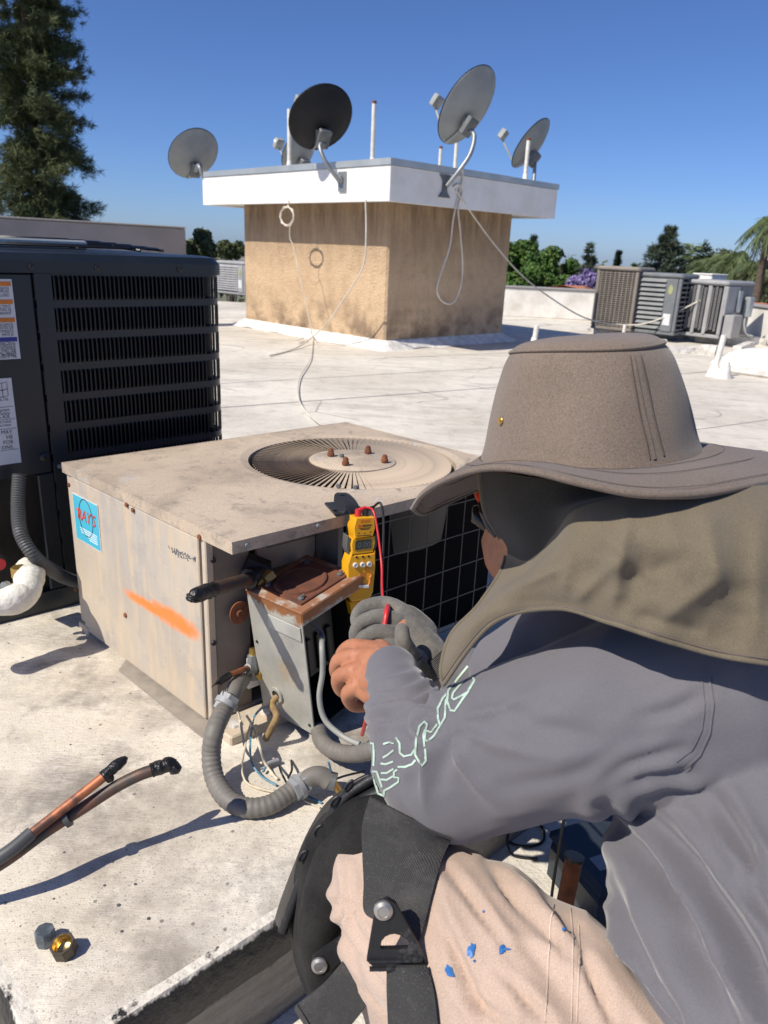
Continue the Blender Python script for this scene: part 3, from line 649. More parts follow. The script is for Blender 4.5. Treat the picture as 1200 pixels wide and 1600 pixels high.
# blocking under the far row
def sleeper(name, label, a, b, wdt, h, seed, group='coated timbers under the far condensers'):
    a, b = Vector(a), Vector(b); d = b-a; L = d.length; t = thing(name, label, 'timber', (a.x, a.y, ROOF_Z), math.atan2(d.y, d.x), group); m = MB(); rings = []
    for k in range(12):
        x = L*k/11; q = mnoise.noise(Vector((x*4, seed, 0)))*.018; rings.append([(x, -wdt/2+q, -.002), (x, wdt/2+q, -.002), (x, wdt/2+q*.5-.008, h+q*.5), (x, -wdt/2+q+.008, h+q)])
    m.loft(rings); m.build('timber', MT['sleeper'], t, smooth=30); return t
sleeper('roof_timber', 'long coated timber along the front of the far condensers', G(900, 532, ROOF_Z), G(1040, 541, ROOF_Z), .13, .09, 1)
sleeper('roof_timber', 'coated timber under the slate condenser', G(1000, 549, ROOF_Z), G(1092, 552, ROOF_Z), .16, .08, 2)
sleeper('roof_timber', 'coated timber behind the tan condenser foot', G(925, 522, ROOF_Z), G(1070, 528, ROOF_Z), .3, .098, 3)
sleeper('roof_timber', 'coated timber under the mesh condenser', G(1076, 531, ROOF_Z), G(1185, 536, ROOF_Z), .5, .098, 4)
sleeper('roof_timber', 'short coated block left of the white standpipe', G(1095, 553, ROOF_Z), G(1120, 556, ROOF_Z), .18, .12, 5)
sleeper('roof_timber', 'coated timber end poking out right of the standpipe', G(1150, 553, ROOF_Z), G(1172, 545, ROOF_Z), .12, .10, 6)
def boxthing(name, label, cat, px, py, sx, sy, sz, rot, m_, z0=ROOF_Z, lid=None):
    t = thing(name, label, cat, G(px, py, z0), math.radians(rot)); MB().box(0, sx, 0, sy, 0, sz, .015).build('casing', m_, t)
    MB().box(-.012, sx+.012, -.012, sy+.012, sz+.001, sz+.025, .006).build('cover', lid or m_, t); return t
boxthing('vent_housing', 'white metal vent housing rising behind the condenser row', 'vent', 1098, 512, .42, .4, .92, 30, MT['white'])
boxthing('duct_box', 'small pale duct box between slate and mesh condensers', 'duct', 1083, 520, .16, .2, .80, 40, MT['tancase'])
def rpipe(label, px, ytop, ybase, r, lean=(0, 0)):
    a = G(px, ybase, ROOF_Z); d = (a-CC).dot(CF); b = U(px, ytop, d); vent_pipe('vent_pipe', label, a, b.z-a.z, r, lean, 'vent pipes standing on the roof', rusty=False)
rpipe('short white vent pipe right of the penthouse shadow', 833, 507, 548, .032, (.04, 0))
rpipe('white standpipe in front of the mesh condenser', 1114, 521, 588, .030, (.09, 0))
rpipe('grey post in front of the tan condenser', 971, 506, 545, .022)
rpipe('stubby white vent beside the standpipe', 1130, 572, 590, .035)
# skylight
sk = thing('skylight', 'white domed skylight at the right edge of the roof', 'skylight', G(1196, 582, ROOF_Z), math.radians(44))
m = MB(); m.box(-.45, .45, -.45, .45, 0, .10, .02); m.build('curb', MT['flash'], sk)
m = MB(); rr = []
for s, z in ((.42, .101), (.42, .13), (.36, .19), (.24, .235), (.10, .25), (.01, .252)): rr.append([(s*math.copysign(abs(math.cos(q))**.55, math.cos(q)), s*math.copysign(abs(math.sin(q))**.55, math.sin(q)), z) for q in (2*math.pi*k/32 for k in range(32))])
m.loft(rr); m.build('dome', MT['white'], sk, smooth=60)
tagc(cable('coaxial_cable', [rfp(712, 296), rfp(722, 312), U(745, 345, 8.3*RK), U(775, 385, 8.7*RK), U(815, 430, 9.2*RK), U(860, 465, 9.7*RK), U(915, 497, 10.1*RK), U(968, 507, 10.3*RK), U(1010, 505, 10.2*RK), U(1060, 486, 10.15*RK), U(1100, 466, 10.1*RK), U(1118, 459, 10.3*RK)], .010, MT['cablew']), 'long pale cable swinging from penthouse to the far condensers')

# ================================================================== black condenser at the left
MT['navy'] = mat('black_blue_casing', (.012, .017, .023), .36, col2=(.017, .022, .029), sc=5, spec=.5)
MT['navyfin'] = mat('black_fins', (.009, .011, .014), .45)
MT['coilfin'] = mat('condenser_coil', (.006, .0065, .0075), .4, .4, bmp=.5, bsc=200)
CV = math.radians(43); cB = G(97, 950); 
cd = thing('condenser_unit', 'large black condenser with louvered sides and warning labels', 'condenser', cB, CV)
X0, X1, D = -.235, .503, .74; NR = Vector((math.sin(CV), -math.cos(CV), 0))
ZT = .868
def rrect(x0, x1, y0, y1, r, z, n=6):
    out = []
    for cx, cy, a0 in ((x1-r, y0+r, -90), (x1-r, y1-r, 0), (x0+r, y1-r, 90), (x0+r, y0+r, 180)):
        for k in range(n+1):
            a = math.radians(a0+90*k/n); out.append((cx+r*math.cos(a), cy+r*math.sin(a), z))
    return out
m = MB(); m.loft([rrect(X0, X1, 0, D, .05, z) for z in (.0, .055)]); m.build('base_pan', MT['navy'], cd, smooth=40)
m = MB(); e = .006
m.loft([rrect(X0-e, X1+e, -e, D+e, .055, .822), rrect(X0-e, X1+e, -e, D+e, .055, .848), rrect(X0-e+.012, X1+e-.012, -e+.012, D+e-.012, .05, .864), rrect(X0+.03, X1-.03, .03, D-.03, .04, ZT)]); m.build('top_cover', MT['navy'], cd, smooth=35)
for k, (x, y) in enumerate(((.012, 0), (.16, 0), (.37, 0), (-.15, 0))):
    m = MB(); m.lathe([(.001, 0), (.0065, 0), (.0065, .003), (.003, .005), (.001, .005)], 10, frame((x, -e-.0005, .835), (1, 0, 0), (0, 0, 1))); m.build('screw', MT['black'], cd, smooth=40)
# fan guard on top: rings and spokes
m = MB(); cx, cy = (X0+X1)/2, D/2
for r in (.10, .14, .18, .22, .26, .30, .33): m.tube([(cx+r*math.cos(2*math.pi*k/36), cy+r*math.sin(2*math.pi*k/36), ZT+.012+.016*(1-(r/.33)**2)) for k in range(37)], .0028, 5, cap=False)
m.build('guard_rings', MT['black'], cd, smooth=60)
for k in range(12):
    a = 2*math.pi*k/12; m = MB(); m.tube([(cx+r*math.cos(a), cy+r*math.sin(a), ZT+.008+.016*(1-(r/.34)**2)) for r in (.04, .15, .25, .345)], .0035, 5); m.build('guard_spoke', MT['black'], cd, smooth=60)
m = MB(); m.box(X0+.02, X0+.42, .10, .13, ZT+.004, ZT+.026, .004); m.build('guard_bar', MT['zinc'], cd)
m = MB(); m.lathe([(.345, ZT-.002), (.35, ZT+.006), (.34, ZT+.01)], 40, Matrix.Translation((cx, cy, 0))); 
# louvered sides: rails with fins between them, coil behind
m = MB(); m.loft([rrect(X0+.018, X1-.018, .0175, D-.018, .04, z) for z in (.056, .82)]); m.build('coil', MT['coilfin'], cd, smooth=40)
zt, pitch, sh = .8175, .0715, .0545
rows = [(zt-pitch*k-sh, zt-pitch*k) for k in range(10)]
def face_strip(z0, z1, name):
    """rail of sheet metal round the front and the rounded right corner"""
    r = .055; out = [(.018, 0)]+[(X1-r, 0)]
    for k in range(1, 7): a = math.radians(-90+90*k/6); out.append((X1-r+r*math.cos(a), r+r*math.sin(a)))
    out += [(X1, D-.05)]
    inn = [(.018, .012)]+[(X1-r, .012)]+[(X1-r+(r-.012)*math.cos(math.radians(-90+15*k)), r+(r-.012)*math.sin(math.radians(-90+15*k))) for k in range(1, 7)]+[(X1-.012, D-.05)]
    m = MB(); m.loft([[(x, y, z) for x, y in out]+[(x, y, z) for x, y in inn[::-1]] for z in (z0, z1)]); return m.build(name, MT['navy'], cd, smooth=40)
face_strip(rows[0][1], .8215, 'rail')
for k, (z0, z1) in enumerate(rows):
    nz = rows[k+1][1] if k < 9 else .056
    face_strip(nz, z0, 'rail')
    m = MB(); x = .018
    while x < X1-.055:   # scooped fins: leaning blades with rounded ends
        for (za, zb, ins) in ((z0, z0+.006, .003), (z0+.006, z1-.006, 0), (z1-.006, z1, .003)):
            pass
        w1 = .0015
        m.loft([[(x-w1-.002, .001, z0), (x+w1+.002, .001, z0), (x+w1+.001, .014, z0), (x-w1, .014, z0)], [(x-w1, .0, z0+.007), (x+w1, -.001, z0+.007), (x+w1+.003, .014, z0+.007), (x-w1+.003, .014, z0+.007)], [(x-w1, .0, z1-.007), (x+w1, -.001, z1-.007), (x+w1+.003, .014, z1-.007), (x-w1+.003, .014, z1-.007)], [(x-w1-.002, .001, z1), (x+w1+.002, .001, z1), (x+w1+.001, .014, z1), (x-w1, .014, z1)]]); x += .0108
    for q in range(1, 8):
        a = math.radians(-90+90*q/8); cx2, cy2 = X1-.055+.054*math.cos(a), .055+.054*math.sin(a); m.tube([(cx2, cy2, z0), (cx2, cy2, z1)], .0024, 4)
    for q in range(40): y = .06+.014*q; m.box(X1-.006, X1-.001, y, y+.004, z0, z1)
    tag(m.build('louver_fins', MT['navyfin'], cd), kind='stuff')
MB().box(.018, .055, -.0015, .0, .056, .8205).build('corner_strip', MT['navy'], cd)
# service panel at the left with labels, recess with valves below
MB().box(X0+.05, .013, -.001, .03, .362, .8205, .003).build('service_panel', MT['navy'], cd)
MB().box(X0+.05, .0165, .05, .07, .056, .36).build('recess_panel', MT['navy'], cd)
MB().box(-.022, .0165, .0, .048, .056, .3605, .003).build('recess_post', MT['navy'], cd)
m = MB(); m.lathe([(.001, 0), (.011, 0), (.011, .003), (.006, .006), (.001, .006)], 14, frame((-.003, -.0015, .402), (1, 0, 0), (0, 0, 1))); m.build('screw', MT['black'], cd, smooth=40)
for z in (.374, .085): m = MB(); m.lathe([(.001, 0), (.006, 0), (.005, .004), (.001, .004)], 10, frame((.030, -.0018, z), (1, 0, 0), (0, 0, 1))); m.build('screw', MT['bracket2'], cd, smooth=40)
MT['orange'] = mat('label_orange', (.62, .19, .02), .5); MT['bluelab'] = mat('label_blue', (.02, .03, .25), .5); MT['ink'] = mat('ink', (.03, .03, .04), .6); MT['labelm'] = mat('sticker_grey_white', (.55, .56, .60), .45, col2=(.50, .51, .55))
def cface(px, py): # point on the service panel face in condenser coordinates
    p = PL(px, py, cB, NR) - cB; return p.dot(Vector((math.cos(CV), math.sin(CV), 0))), p.z
def plate(x0, x1, z0, z1, y, mt_, name, par, th=.0012): return MB().box(x0, x1, y-th, y, z0, z1).build(name, mt_, par)
xa, za = cface(16, 436); xb, zb = cface(33, 560)
xr = .5*(xa+xb); lab = plate(xr-.10, xr, zb, za, -.0015, MT['labelm'], 'warning_label', cd)
Hh = za-zb
for fz, mt_ in ((.03, 'orange'), (.25, 'orange'), (.475, 'orange'), (.72, 'bluelab')): plate(xr-.097, xr-.003, za-Hh*(fz+.055), za-Hh*fz, -.0029, MT[mt_], 'label_bar', lab, .0006)
FX = lambda x, z, y=-.0034: frame((x, y, z), (1, 0, 0), (0, 0, 1))
for fz, s in ((.115, 'DEATH'), (.155, 'PPLIES'), (.20, 'CLOSED'), (.335, 'UEZ TOUT'), (.375, 'TION, LE'), (.42, 'ENDANT'), (.56, 'ALCANCE'), (.60, 'ANTES DE'), (.645, 'ARTIMENTO'), (.685, 'ANTE EL'), (.80, 'INSPECTION'), (.83, 'H DEVICE IS'), (.86, 'SUCH DEVICE'), (.89, 'NT THAT THE'), (.92, 'ALL WATER'), (.945, 'PROPERLY'), (.97, 'USED IF THE')):
    text('label_text', s, .0085, MT['ink'], lab, FX(xr-.008, za-Hh*fz), sx=.8, align='RIGHT')
xa, za = cface(17, 590); xb, zb = cface(33, 722); xr = .5*(xa+xb); Hh = za-zb
lab = plate(xr-.11, xr, zb, za, -.0015, MT['labelm'], 'rating_label', cd)
for fz, s, sz in ((.24, 'UL US', .009), (.36, 'igerant', .0095), (.40, 'Safety', .0095), (.44, 'up A2L', .011), (.50, 'OUTSIDE', .007), (.54, 'TREATMENT', .006), (.62, 'H MAY', .0125), (.68, 'HE', .0125), (.74, 'FOR', .0125), (.80, 'ONS.', .0125)):
    text('label_text', s, sz, MT['ink'], lab, FX(xr-.012, za-Hh*fz), sx=.95, align='RIGHT')
for fz in (.325, .47, .58, .83): plate(xr-.106, xr-.003, za-Hh*fz-.0007, za-Hh*fz, -.0029, MT['ink'], 'label_rule', lab, .0005)
for fz in (.05, .13): 
    m = MB(); q = .011; x_, z_ = xr-.022, za-Hh*(fz+.03)
    m.tube([(x_-q, -.003, z_-q*.7), (x_-q, -.003, z_+q*.7), (x_, -.003, z_+q*.4), (x_+q, -.003, z_+q*.7), (x_+q, -.003, z_-q*.7), (x_, -.003, z_-q), (x_-q, -.003, z_-q*.7)], .0006, 4); m.tube([(x_, -.003, z_+q*.4), (x_, -.003, z_-q)], .0006, 4); m.build('label_symbol', MT['ink'], lab)
# side plate with print lower down, in the recess
MB().box(-.075, -.03, .0468, .048, .12, .30).build('spec_sticker', MT['labelm'], cd)
# conduit, service valves and insulated line in front of the recess
MT['conduitdark'] = mat('dark_flex_conduit', (.075, .078, .082), .5); MT['brass'] = mat('brass', (.55, .38, .12), .35, .8, col2=(.40, .27, .10), sc=60)
MT['wrap'] = mat('white_pipe_wrap', (.72, .70, .64), .75, col2=(.58, .55, .48), sc=18, bmp=.8, bsc=60, bd=.006)
def flex(name, pts, r, mt_, parent=None, pitch=.006, amp=.0012, n=14, world=True):
    q = crom(pts, 30); out = []; rr = []; L = 0; prev = None
    P_ = [Vector(p[:3]) for p in q]; cum = [0]
    for i in range(1, len(P_)): cum.append(cum[-1]+(P_[i]-P_[i-1]).length)
    nS = int(cum[-1]/pitch*4); j = 0
    for i in range(nS+1):
        s = cum[-1]*i/nS
        while j < len(cum)-2 and cum[j+1] < s: j += 1
        t = (s-cum[j])/max(1e-9, cum[j+1]-cum[j]); out.append(P_[j].lerp(P_[j+1], t)); rr.append(r+amp*math.cos(i*math.pi/2))
    m = MB(); m.tube(out, rr, n); return m.build(name, mt_, parent, world=world, smooth=70)
cdt = flex('flexible_conduit', [U(30, 742, 1.72), U(28, 790, 1.71), U(33, 835, 1.69), U(55, 870, 1.70), U(80, 890, 1.77), U(100, 902, 1.84), U(128, 912, 1.90)], .0150, MT['conduitdark'])
tag(cdt, 'dark ribbed conduit curving down from the black condenser', 'conduit')
t = thing('insulated_pipe', 'white wrapped pipe elbow at the left edge under the condenser', 'pipe', U(30, 960, 1.62), 0)
q = crom([U(-90, 965, 1.52), U(-20, 945, 1.58), U(15, 938, 1.60), U(40, 925, 1.63), U(46, 905, 1.68), U(46, 890, 1.75)], 14); m = MB(); m.tube([Vector(p)+Vector((0, 0, mnoise.noise(Vector(p)*40)*.004)) for p in q], [.031+.004*mnoise.noise(Vector(p)*55) for p in q], 18); m.build('wrap', MT['wrap'], t, world=True, smooth=70)
vt = thing('service_valve', 'brass service valve with hexagon cap above the wrapped pipe', 'valve', U(30, 915, 1.66), 0)
m = MB(); a = U(31, 903, 1.68); m.tube([a-Vector((0, 0, .03)), a+Vector((0, 0, .002))], .009, 12); m.build('stem', MT['brass'], vt, world=True, smooth=40)
m = MB(); m.tube([a+Vector((0, 0, .003)), a+Vector((0, 0, .027))], .0165, 6); m.build('hex_cap', MT['brass'], vt, world=True)
m = MB(); m.tube([a+Vector((0, 0, -.012)), a+Vector((-.018, -.004, -.02)), a+Vector((-.028, -.01, -.02))], [.008, .007, .007], 10); m.build('port', MT['brass'], vt, world=True, smooth=40)
m = MB(); m.tube([U(12, 915, 1.65), U(6, 917, 1.64)], .011, 12); m.build('port_cap', MT['bracket2'], vt, world=True, smooth=40)
rt = thing('red_valve', 'red capped valve at the left edge of the condenser recess', 'valve', U(-2, 885, 1.66), 0)
MT['red'] = mat('red_plastic', (.55, .025, .03), .4)
m = MB(); m.tube([U(-14, 880, 1.70), U(0, 882, 1.66)], .013, 12); m.build('knob', MT['red'], rt, world=True, smooth=40)
m = MB(); m.tube([U(-20, 878, 1.74), U(-8, 880, 1.69)], .024, 14); m.build('body', MT['black'], rt, world=True, smooth=40)
# ================================================================== old condensing unit
BOXP = [-0.1383, 1.1825, 0.2909, 0.9076, -0.0047, -0.1361, 0.1605, 0.1422, 0.2734]
def m_acpaint():
    m, nt, b = nm('aged_cream_paint'); v = co(nt); s = sep(nt, v)
    c = mix(nt, rmp(nt, noi(nt, v, 4, 6, .6), [(.35, 0.), (.68, 1.)]), (.55, .465, .36), (.40, .35, .29))
    c = mix(nt, rmp(nt, noi(nt, co(nt, scale=(1, 1, .45)), 2.6, 5, .6), [(.45, 0.), (.62, .7)]), c, (.40, .375, .345))
    c = mix(nt, rmp(nt, noi(nt, co(nt, scale=(9, 9, .9)), 5, 7, .7), [(.48, 0.), (.68, .7)]), c, (.60, .45, .29))
    c = mix(nt, rmp(nt, noi(nt, v, 14, 8, .7), [(.52, 0.), (.68, .7)]), c, (.34, .32, .30))
    c = mix(nt, rmp(nt, noi(nt, co(nt, scale=(3, 3, 1)), 7, 5, .7, 1.5), [(.66, 0.), (.70, .55)]), c, (.30, .33, .36))
    c = mix(nt, rmp(nt, vor(nt, v, 34), [(.03, .8), (.055, 0.)]), c, (.12, .09, .07))
    c = mix(nt, rmp(nt, mth(nt, 'MULTIPLY', noi(nt, co(nt, scale=(2, 2, 26)), 12, 4, .6), 1.0), [(.66, 0.), (.70, .35)]), c, (.68, .62, .54))
    # a hand-sprayed orange stripe across the access panel
    y, z = s[1], s[2]
    def stripe(y0, z0, y1, z1, wd):
        L = math.hypot(y1-y0, z1-z0); cy, cz = (y1-y0)/L, (z1-z0)/L
        dy, dz = mth(nt, 'SUBTRACT', y, (y0+y1)/2), mth(nt, 'SUBTRACT', z, (z0+z1)/2)
        a = mth(nt, 'DIVIDE', mth(nt, 'ADD', mth(nt, 'MULTIPLY', dy, cy), mth(nt, 'MULTIPLY', dz, cz)), L/2)
        t = mth(nt, 'DIVIDE', mth(nt, 'SUBTRACT', mth(nt, 'MULTIPLY', dz, cy), mth(nt, 'MULTIPLY', dy, cz)), wd)
        return mth(nt, 'ADD', mth(nt, 'POWER', mth(nt, 'ABSOLUTE', mth(nt, 'MULTIPLY', a, .86)), 4.), mth(nt, 'MULTIPLY', t, t))
    d = mth(nt, 'MINIMUM', stripe(*SPRAY[0], .015), stripe(*SPRAY[1], .025))
    d = mth(nt, 'ADD', d, mth(nt, 'MULTIPLY', mth(nt, 'SUBTRACT', noi(nt, v, 45, 6, .75), .5), 1.5))
    d = mth(nt, 'ADD', d, mth(nt, 'MULTIPLY', mth(nt, 'SUBTRACT', noi(nt, v, 700, 2), .5), 1.0))
    onleft = mth(nt, 'LESS_THAN', s[0], .012)
    c = mix(nt, mth(nt, 'MULTIPLY', rmp(nt, d, [(.15, 1.), (1.35, 0.)]), onleft), c, (.78, .22, .05))
    setv(nt, b.inputs['Base Color'], c); b.inputs['Roughness'].default_value = .6; b.inputs['Specular IOR Level'].default_value = .3
    bump(nt, b, noi(nt, v, 6, 3), .25, .01); bump(nt, b, noi(nt, v, 220, 3), .12, .002); return m
def m_lid():
    m, nt, b = nm('dusty_lid'); v = co(nt)
    c = mix(nt, rmp(nt, noi(nt, v, 3.2, 6, .6), [(.35, 0.), (.66, 1.)]), (.53, .435, .335), (.42, .34, .265))
    c = mix(nt, rmp(nt, noi(nt, v, 7, 8, .72), [(.50, 0.), (.66, .8)]), c, (.30, .25, .20))
    c = mix(nt, rmp(nt, noi(nt, v, 22, 8, .75, .6), [(.54, 0.), (.66, .85)]), c, (.25, .22, .19))
    c = mix(nt, rmp(nt, noi(nt, co(nt, loc=(3, 1, 0)), 5.5, 6, .7), [(.60, 0.), (.68, .6)]), c, (.44, .45, .45))
    c = mix(nt, rmp(nt, noi(nt, v, 330, 2), [(.57, 0.), (.72, .7)]), c, (.20, .16, .13))
    setv(nt, b.inputs['Base Color'], c); b.inputs['Roughness'].default_value = .75; b.inputs['Specular IOR Level'].default_value = .25
    bump(nt, b, noi(nt, v, 8, 3), .3, .01); bump(nt, b, noi(nt, v, 260, 3), .25, .002); return m
LZ = .42; aV, aU = math.radians(42), math.radians(137.5)
lv = Vector((math.cos(aV), math.sin(aV), 0)); lu = Vector((math.cos(aU), math.sin(aU), 0))
Nn = G(363, 847, LZ); O4 = Vector((Nn.x, Nn.y, 0)); nLf = Vector((-math.sin(aU), math.cos(aU), 0)); nLf = nLf if nLf.x < 0 else -nLf
SHX, SHY = math.cos(aU-aV), math.sin(aU-aV)
def shr(x, y, z): return (x+SHX*y, SHY*y, z)
def aloc(P):   # world to unsheared unit coordinates
    d = Vector(P)-O4; yy = (d.x*(-lv.y)+d.y*lv.x)/(lu.x*(-lv.y)+lu.y*lv.x); r = d-lu*yy; return r.dot(lv), yy, P[2]
def aleft(px, py): p = PL(px, py, O4+lv*.004, nLf); return aloc(p)
def aright(px, py, y=.085):
    nn = Vector((lv.y, -lv.x, 0)); return aloc(PL(px, py, O4+lu*y, nn))
sp = [aleft(200, 924), aleft(262, 957), aleft(312, 990)]; sp1 = aleft(240, 945)
SPRAY = [(sp[0][1]*SHY, sp[0][2], sp[1][1]*SHY-.035, sp[1][2]-.006), (sp1[1]*SHY, sp1[2], sp[2][1]*SHY, sp[2][2])]
MT['acp'] = m_acpaint(); MT['lid'] = m_lid()
MT['acdark'] = mat('shaded_side_panel', (.22, .185, .155), .6, col2=(.17, .14, .12), sc=10)  # casing on the side away from the sun, its shade painted in
ac = thing('old_condensing_unit', 'old dusty cream condensing unit with radial fan grille and orange spray mark', 'air conditioner', O4, aV)
YL = aloc(G(85, 733, LZ))[1]; XL = aloc(G(545, 661, LZ))[0]
fc = aloc(G(551, 719, LZ)); FR = (G(704, 717, LZ)-G(393, 717, LZ)).length/2*.98
YL = max(YL, .55)+.042; XL = max(XL, .7)
fx, fy = min(fc[0], XL-FR-.03), fc[1]
def B(name, m, mt_, par=ac, smooth=None): return m.build(name, mt_, par, smooth=smooth, fn=shr)
# lid: sheet with round opening and turned-down rim
n = 96; m = MB(); inner = []; outer = []; mid = []
for k in range(n):
    a = 2*math.pi*k/n; ca, sa = math.cos(a), math.sin(a)
    t = min(((XL-fx) if ca > 0 else fx)/max(1e-6, abs(ca)), ((YL-fy) if sa > 0 else fy)/max(1e-6, abs(sa)))
    outer.append((fx+ca*t, fy+sa*t, LZ)); inner.append((fx+ca*FR, fy+sa*FR, LZ-.001)); mid.append((fx+ca*(FR+.018), fy+sa*(FR+.018), LZ+.003))
for c in ((0, 0), (XL, 0), (XL, YL), (0, YL)):   # put true corners in
    i = min(range(n), key=lambda j: (outer[j][0]-c[0])**2+(outer[j][1]-c[1])**2); outer[i] = (c[0], c[1], LZ)
m.loft([[(x, y, z-.03) for x, y, z in inner], inner, mid, outer], cap=False); lid = B('lid', m, MT['lid'])
for (x0, x1, y0, y1) in ((-.002, XL+.002, -.002, .0), (-.002, XL+.002, YL, YL+.002), (-.002, .0, 0, YL), (XL, XL+.002, 0, YL)):
    B('lid_rim', MB().box(x0, x1, y0, y1, LZ-.0225, LZ+.0005), MT['lid'], lid)
for px, py, side in ((113, 757, 0), (203, 788, 0), (213, 796, 0), (317, 838, 0), (386, 852, 1), (497, 822, 1)):
    p = aleft(px, py) if side == 0 else aright(px, py, -.002)
    M_ = frame((-.0025, p[1], p[2]), (0, -1, 0), (0, 0, 1)) if side == 0 else frame((p[0], -.0025, p[2]), (1, 0, 0), (0, 0, 1))
    m = MB(); m.lathe([(.0005, 0), (.0052, 0), (.005, .0025), (.0005, .004)], 10, M_); B('screw', m, MT['rust'] if side == 0 else MT['bracket2'], lid, 40)
# radial grille: every blade leans a little
hub_r = FR*.42
m = MB(); m.lathe([(.001, LZ+.002), (hub_r*.98, LZ+.002), (hub_r, LZ+.0005), (hub_r, LZ-.01), (.001, LZ-.01)], 48, Matrix.Translation((fx, fy, 0))); grille = B('grille_hub', m, MT['lid'], ac, 40)
NB = 96; r0, r1 = hub_r*.99, FR*1.0; tw = math.radians(-25); hw0, hw1 = .0034, .0064
bm_ = MB()
def blade_ring(r, hw): return [(r, -hw*math.cos(tw)-.0005, LZ-.005+hw*math.sin(tw)), (r, hw*math.cos(tw)-.0005, LZ-.005-hw*math.sin(tw)), (r, hw*math.cos(tw)+.0005, LZ-.002-hw*math.sin(tw)), (r, -hw*math.cos(tw)+.0005, LZ-.002+hw*math.sin(tw))]
bm_.loft([blade_ring(r0, hw0*.8), blade_ring((r0+r1)/2, (hw0+hw1)/2), blade_ring(r1, hw1)])
bme = bm_.mesh('grille_blade'); bme.materials.append(MT['lid'])
for k in range(NB):
    o = link('grille_blade', bme, ac); c = shr(fx, fy, 0); o.location = c; o.rotation_euler = (0, 0, 2*math.pi*k/NB)
for px, py in ((517, 708), (540, 722), (575, 704), (601, 718)):
    p = aloc(G(px, py, LZ+.01)); m = MB(); m.lathe([(.0085, LZ+.0041), (.0085, LZ+.010), (.0068, LZ+.012), (.0064, LZ+.018), (.004, LZ+.022), (.0005, LZ+.023)], 8, Matrix.Translation((p[0], p[1], 0))); B('acorn_nut', m, MT['rust'], ac, 40)
for px, py in ((534, 712), (529, 760), (556, 762)):
    p = aloc(G(px, py, LZ+.006)); m = MB(); m.lathe([(.006, LZ+.0041), (.005, LZ+.010), (.0005, LZ+.011)], 6, Matrix.Translation((p[0], p[1], 0))); B('small_nut', m, MT['bracket'], ac, 40)
m = MB(); m.lathe([(FR+.004, LZ-.03), (FR-.005, LZ-.16), (FR-.006, LZ-.16), (FR+.003, LZ-.03)], 40, Matrix.Translation((fx, fy, 0))); B('fan_shroud', m, MT['black'], ac, 60)
for k in range(4):
    a = k*math.pi/2+.4; m = MB(); d = Vector((math.cos(a), math.sin(a), 0)); s_ = Vector((-d.y, d.x, 0)); c0 = Vector((fx, fy, LZ-.10))
    m.loft([[c0+d*.03+s_*.03+Vector((0, 0, .015)), c0+d*.03-s_*.03-Vector((0, 0, .015)), c0+d*.03-s_*.03-Vector((0, 0, .017)), c0+d*.03+s_*.03+Vector((0, 0, .013))], [c0+d*FR*.9+s_*.09+Vector((0, 0, .03)), c0+d*FR*.9-s_*.05-Vector((0, 0, .02)), c0+d*FR*.9-s_*.05-Vector((0, 0, .022)), c0+d*FR*.9+s_*.09+Vector((0, 0, .028))]]); B('fan_blade', m, MT['black'])
# carcass
yf = .085
B('interior', MB().box(.03, XL-.03, yf+.10, YL-.03, .01, LZ-.20), MT['black'])
B('base_pan', MB().box(.006, XL-.01, yf-.0, YL-.004, .0, .022, .004), MT['acp'])
yb = aleft(125, 870)[1]
B('access_panel', MB().box(-.001, .012, yf+.020, yb-.003, .012, LZ-.0245, .002), MT['acp'])
B('rear_side_panel', MB().box(.004, .014, yb, YL-.004, .024, LZ-.0235, .002), MT['acp'])
B('side_kick_strip', MB().box(-.003, .013, yb-.02, YL-.003, .0, .0235, .002), MT['acp'])
B('corner_post', MB().box(.0, .016, yf-.002, yf+.012, .0, LZ-.0235, .002), MT['acp'])
B('back_panel', MB().box(.015, XL-.004, YL-.014, YL-.004, .023, LZ-.0235), MT['acp'])
B('right_end_panel', MB().box(XL-.014, XL-.004, yf+.01, YL-.0145, .023, LZ-.0235), MT['acp'])
x1 = aright(392, 1000)[0]
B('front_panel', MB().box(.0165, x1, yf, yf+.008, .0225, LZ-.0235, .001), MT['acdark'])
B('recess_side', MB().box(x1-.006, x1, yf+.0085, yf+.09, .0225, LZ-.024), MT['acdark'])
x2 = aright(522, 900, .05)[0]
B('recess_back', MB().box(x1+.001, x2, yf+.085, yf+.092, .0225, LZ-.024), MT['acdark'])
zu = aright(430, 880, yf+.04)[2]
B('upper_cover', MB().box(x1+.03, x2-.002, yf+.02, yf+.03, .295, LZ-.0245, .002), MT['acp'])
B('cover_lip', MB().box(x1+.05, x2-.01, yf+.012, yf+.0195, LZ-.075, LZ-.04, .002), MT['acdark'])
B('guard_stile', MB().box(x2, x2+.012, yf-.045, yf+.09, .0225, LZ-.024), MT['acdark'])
MT['coilblack'] = mat('shade_black_coil', (.005, .005, .0055), .85, spec=.08, bmp=.4, bsc=300)  # coil coloured near black to stand for the deep shade behind the guard
B('coil', MB().box(x2+.013, XL-.02, yf-.005, yf+.05, .0225, LZ-.0245), MT['coilblack'])
MT['wire'] = mat('guard_wire', (.12, .11, .10), .6, .1)
yg = yf-.055; nv = 10
for k in range(nv):
    x = x2+.012+(XL-.03-x2)*k/(nv-1); m = MB(); m.tube([(x, yg, .03), (x, yg, LZ-.0225)], .0013, 6); B('guard_wire', m, MT['wire'], ac, 60)
for k in range(5):
    z = .05+(LZ-.10)*k/4; m = MB(); m.tube([(x2+.006, yg-.0028, z), (XL-.02, yg-.0028, z)], .0013, 6); B('guard_wire', m, MT['wire'], ac, 60)
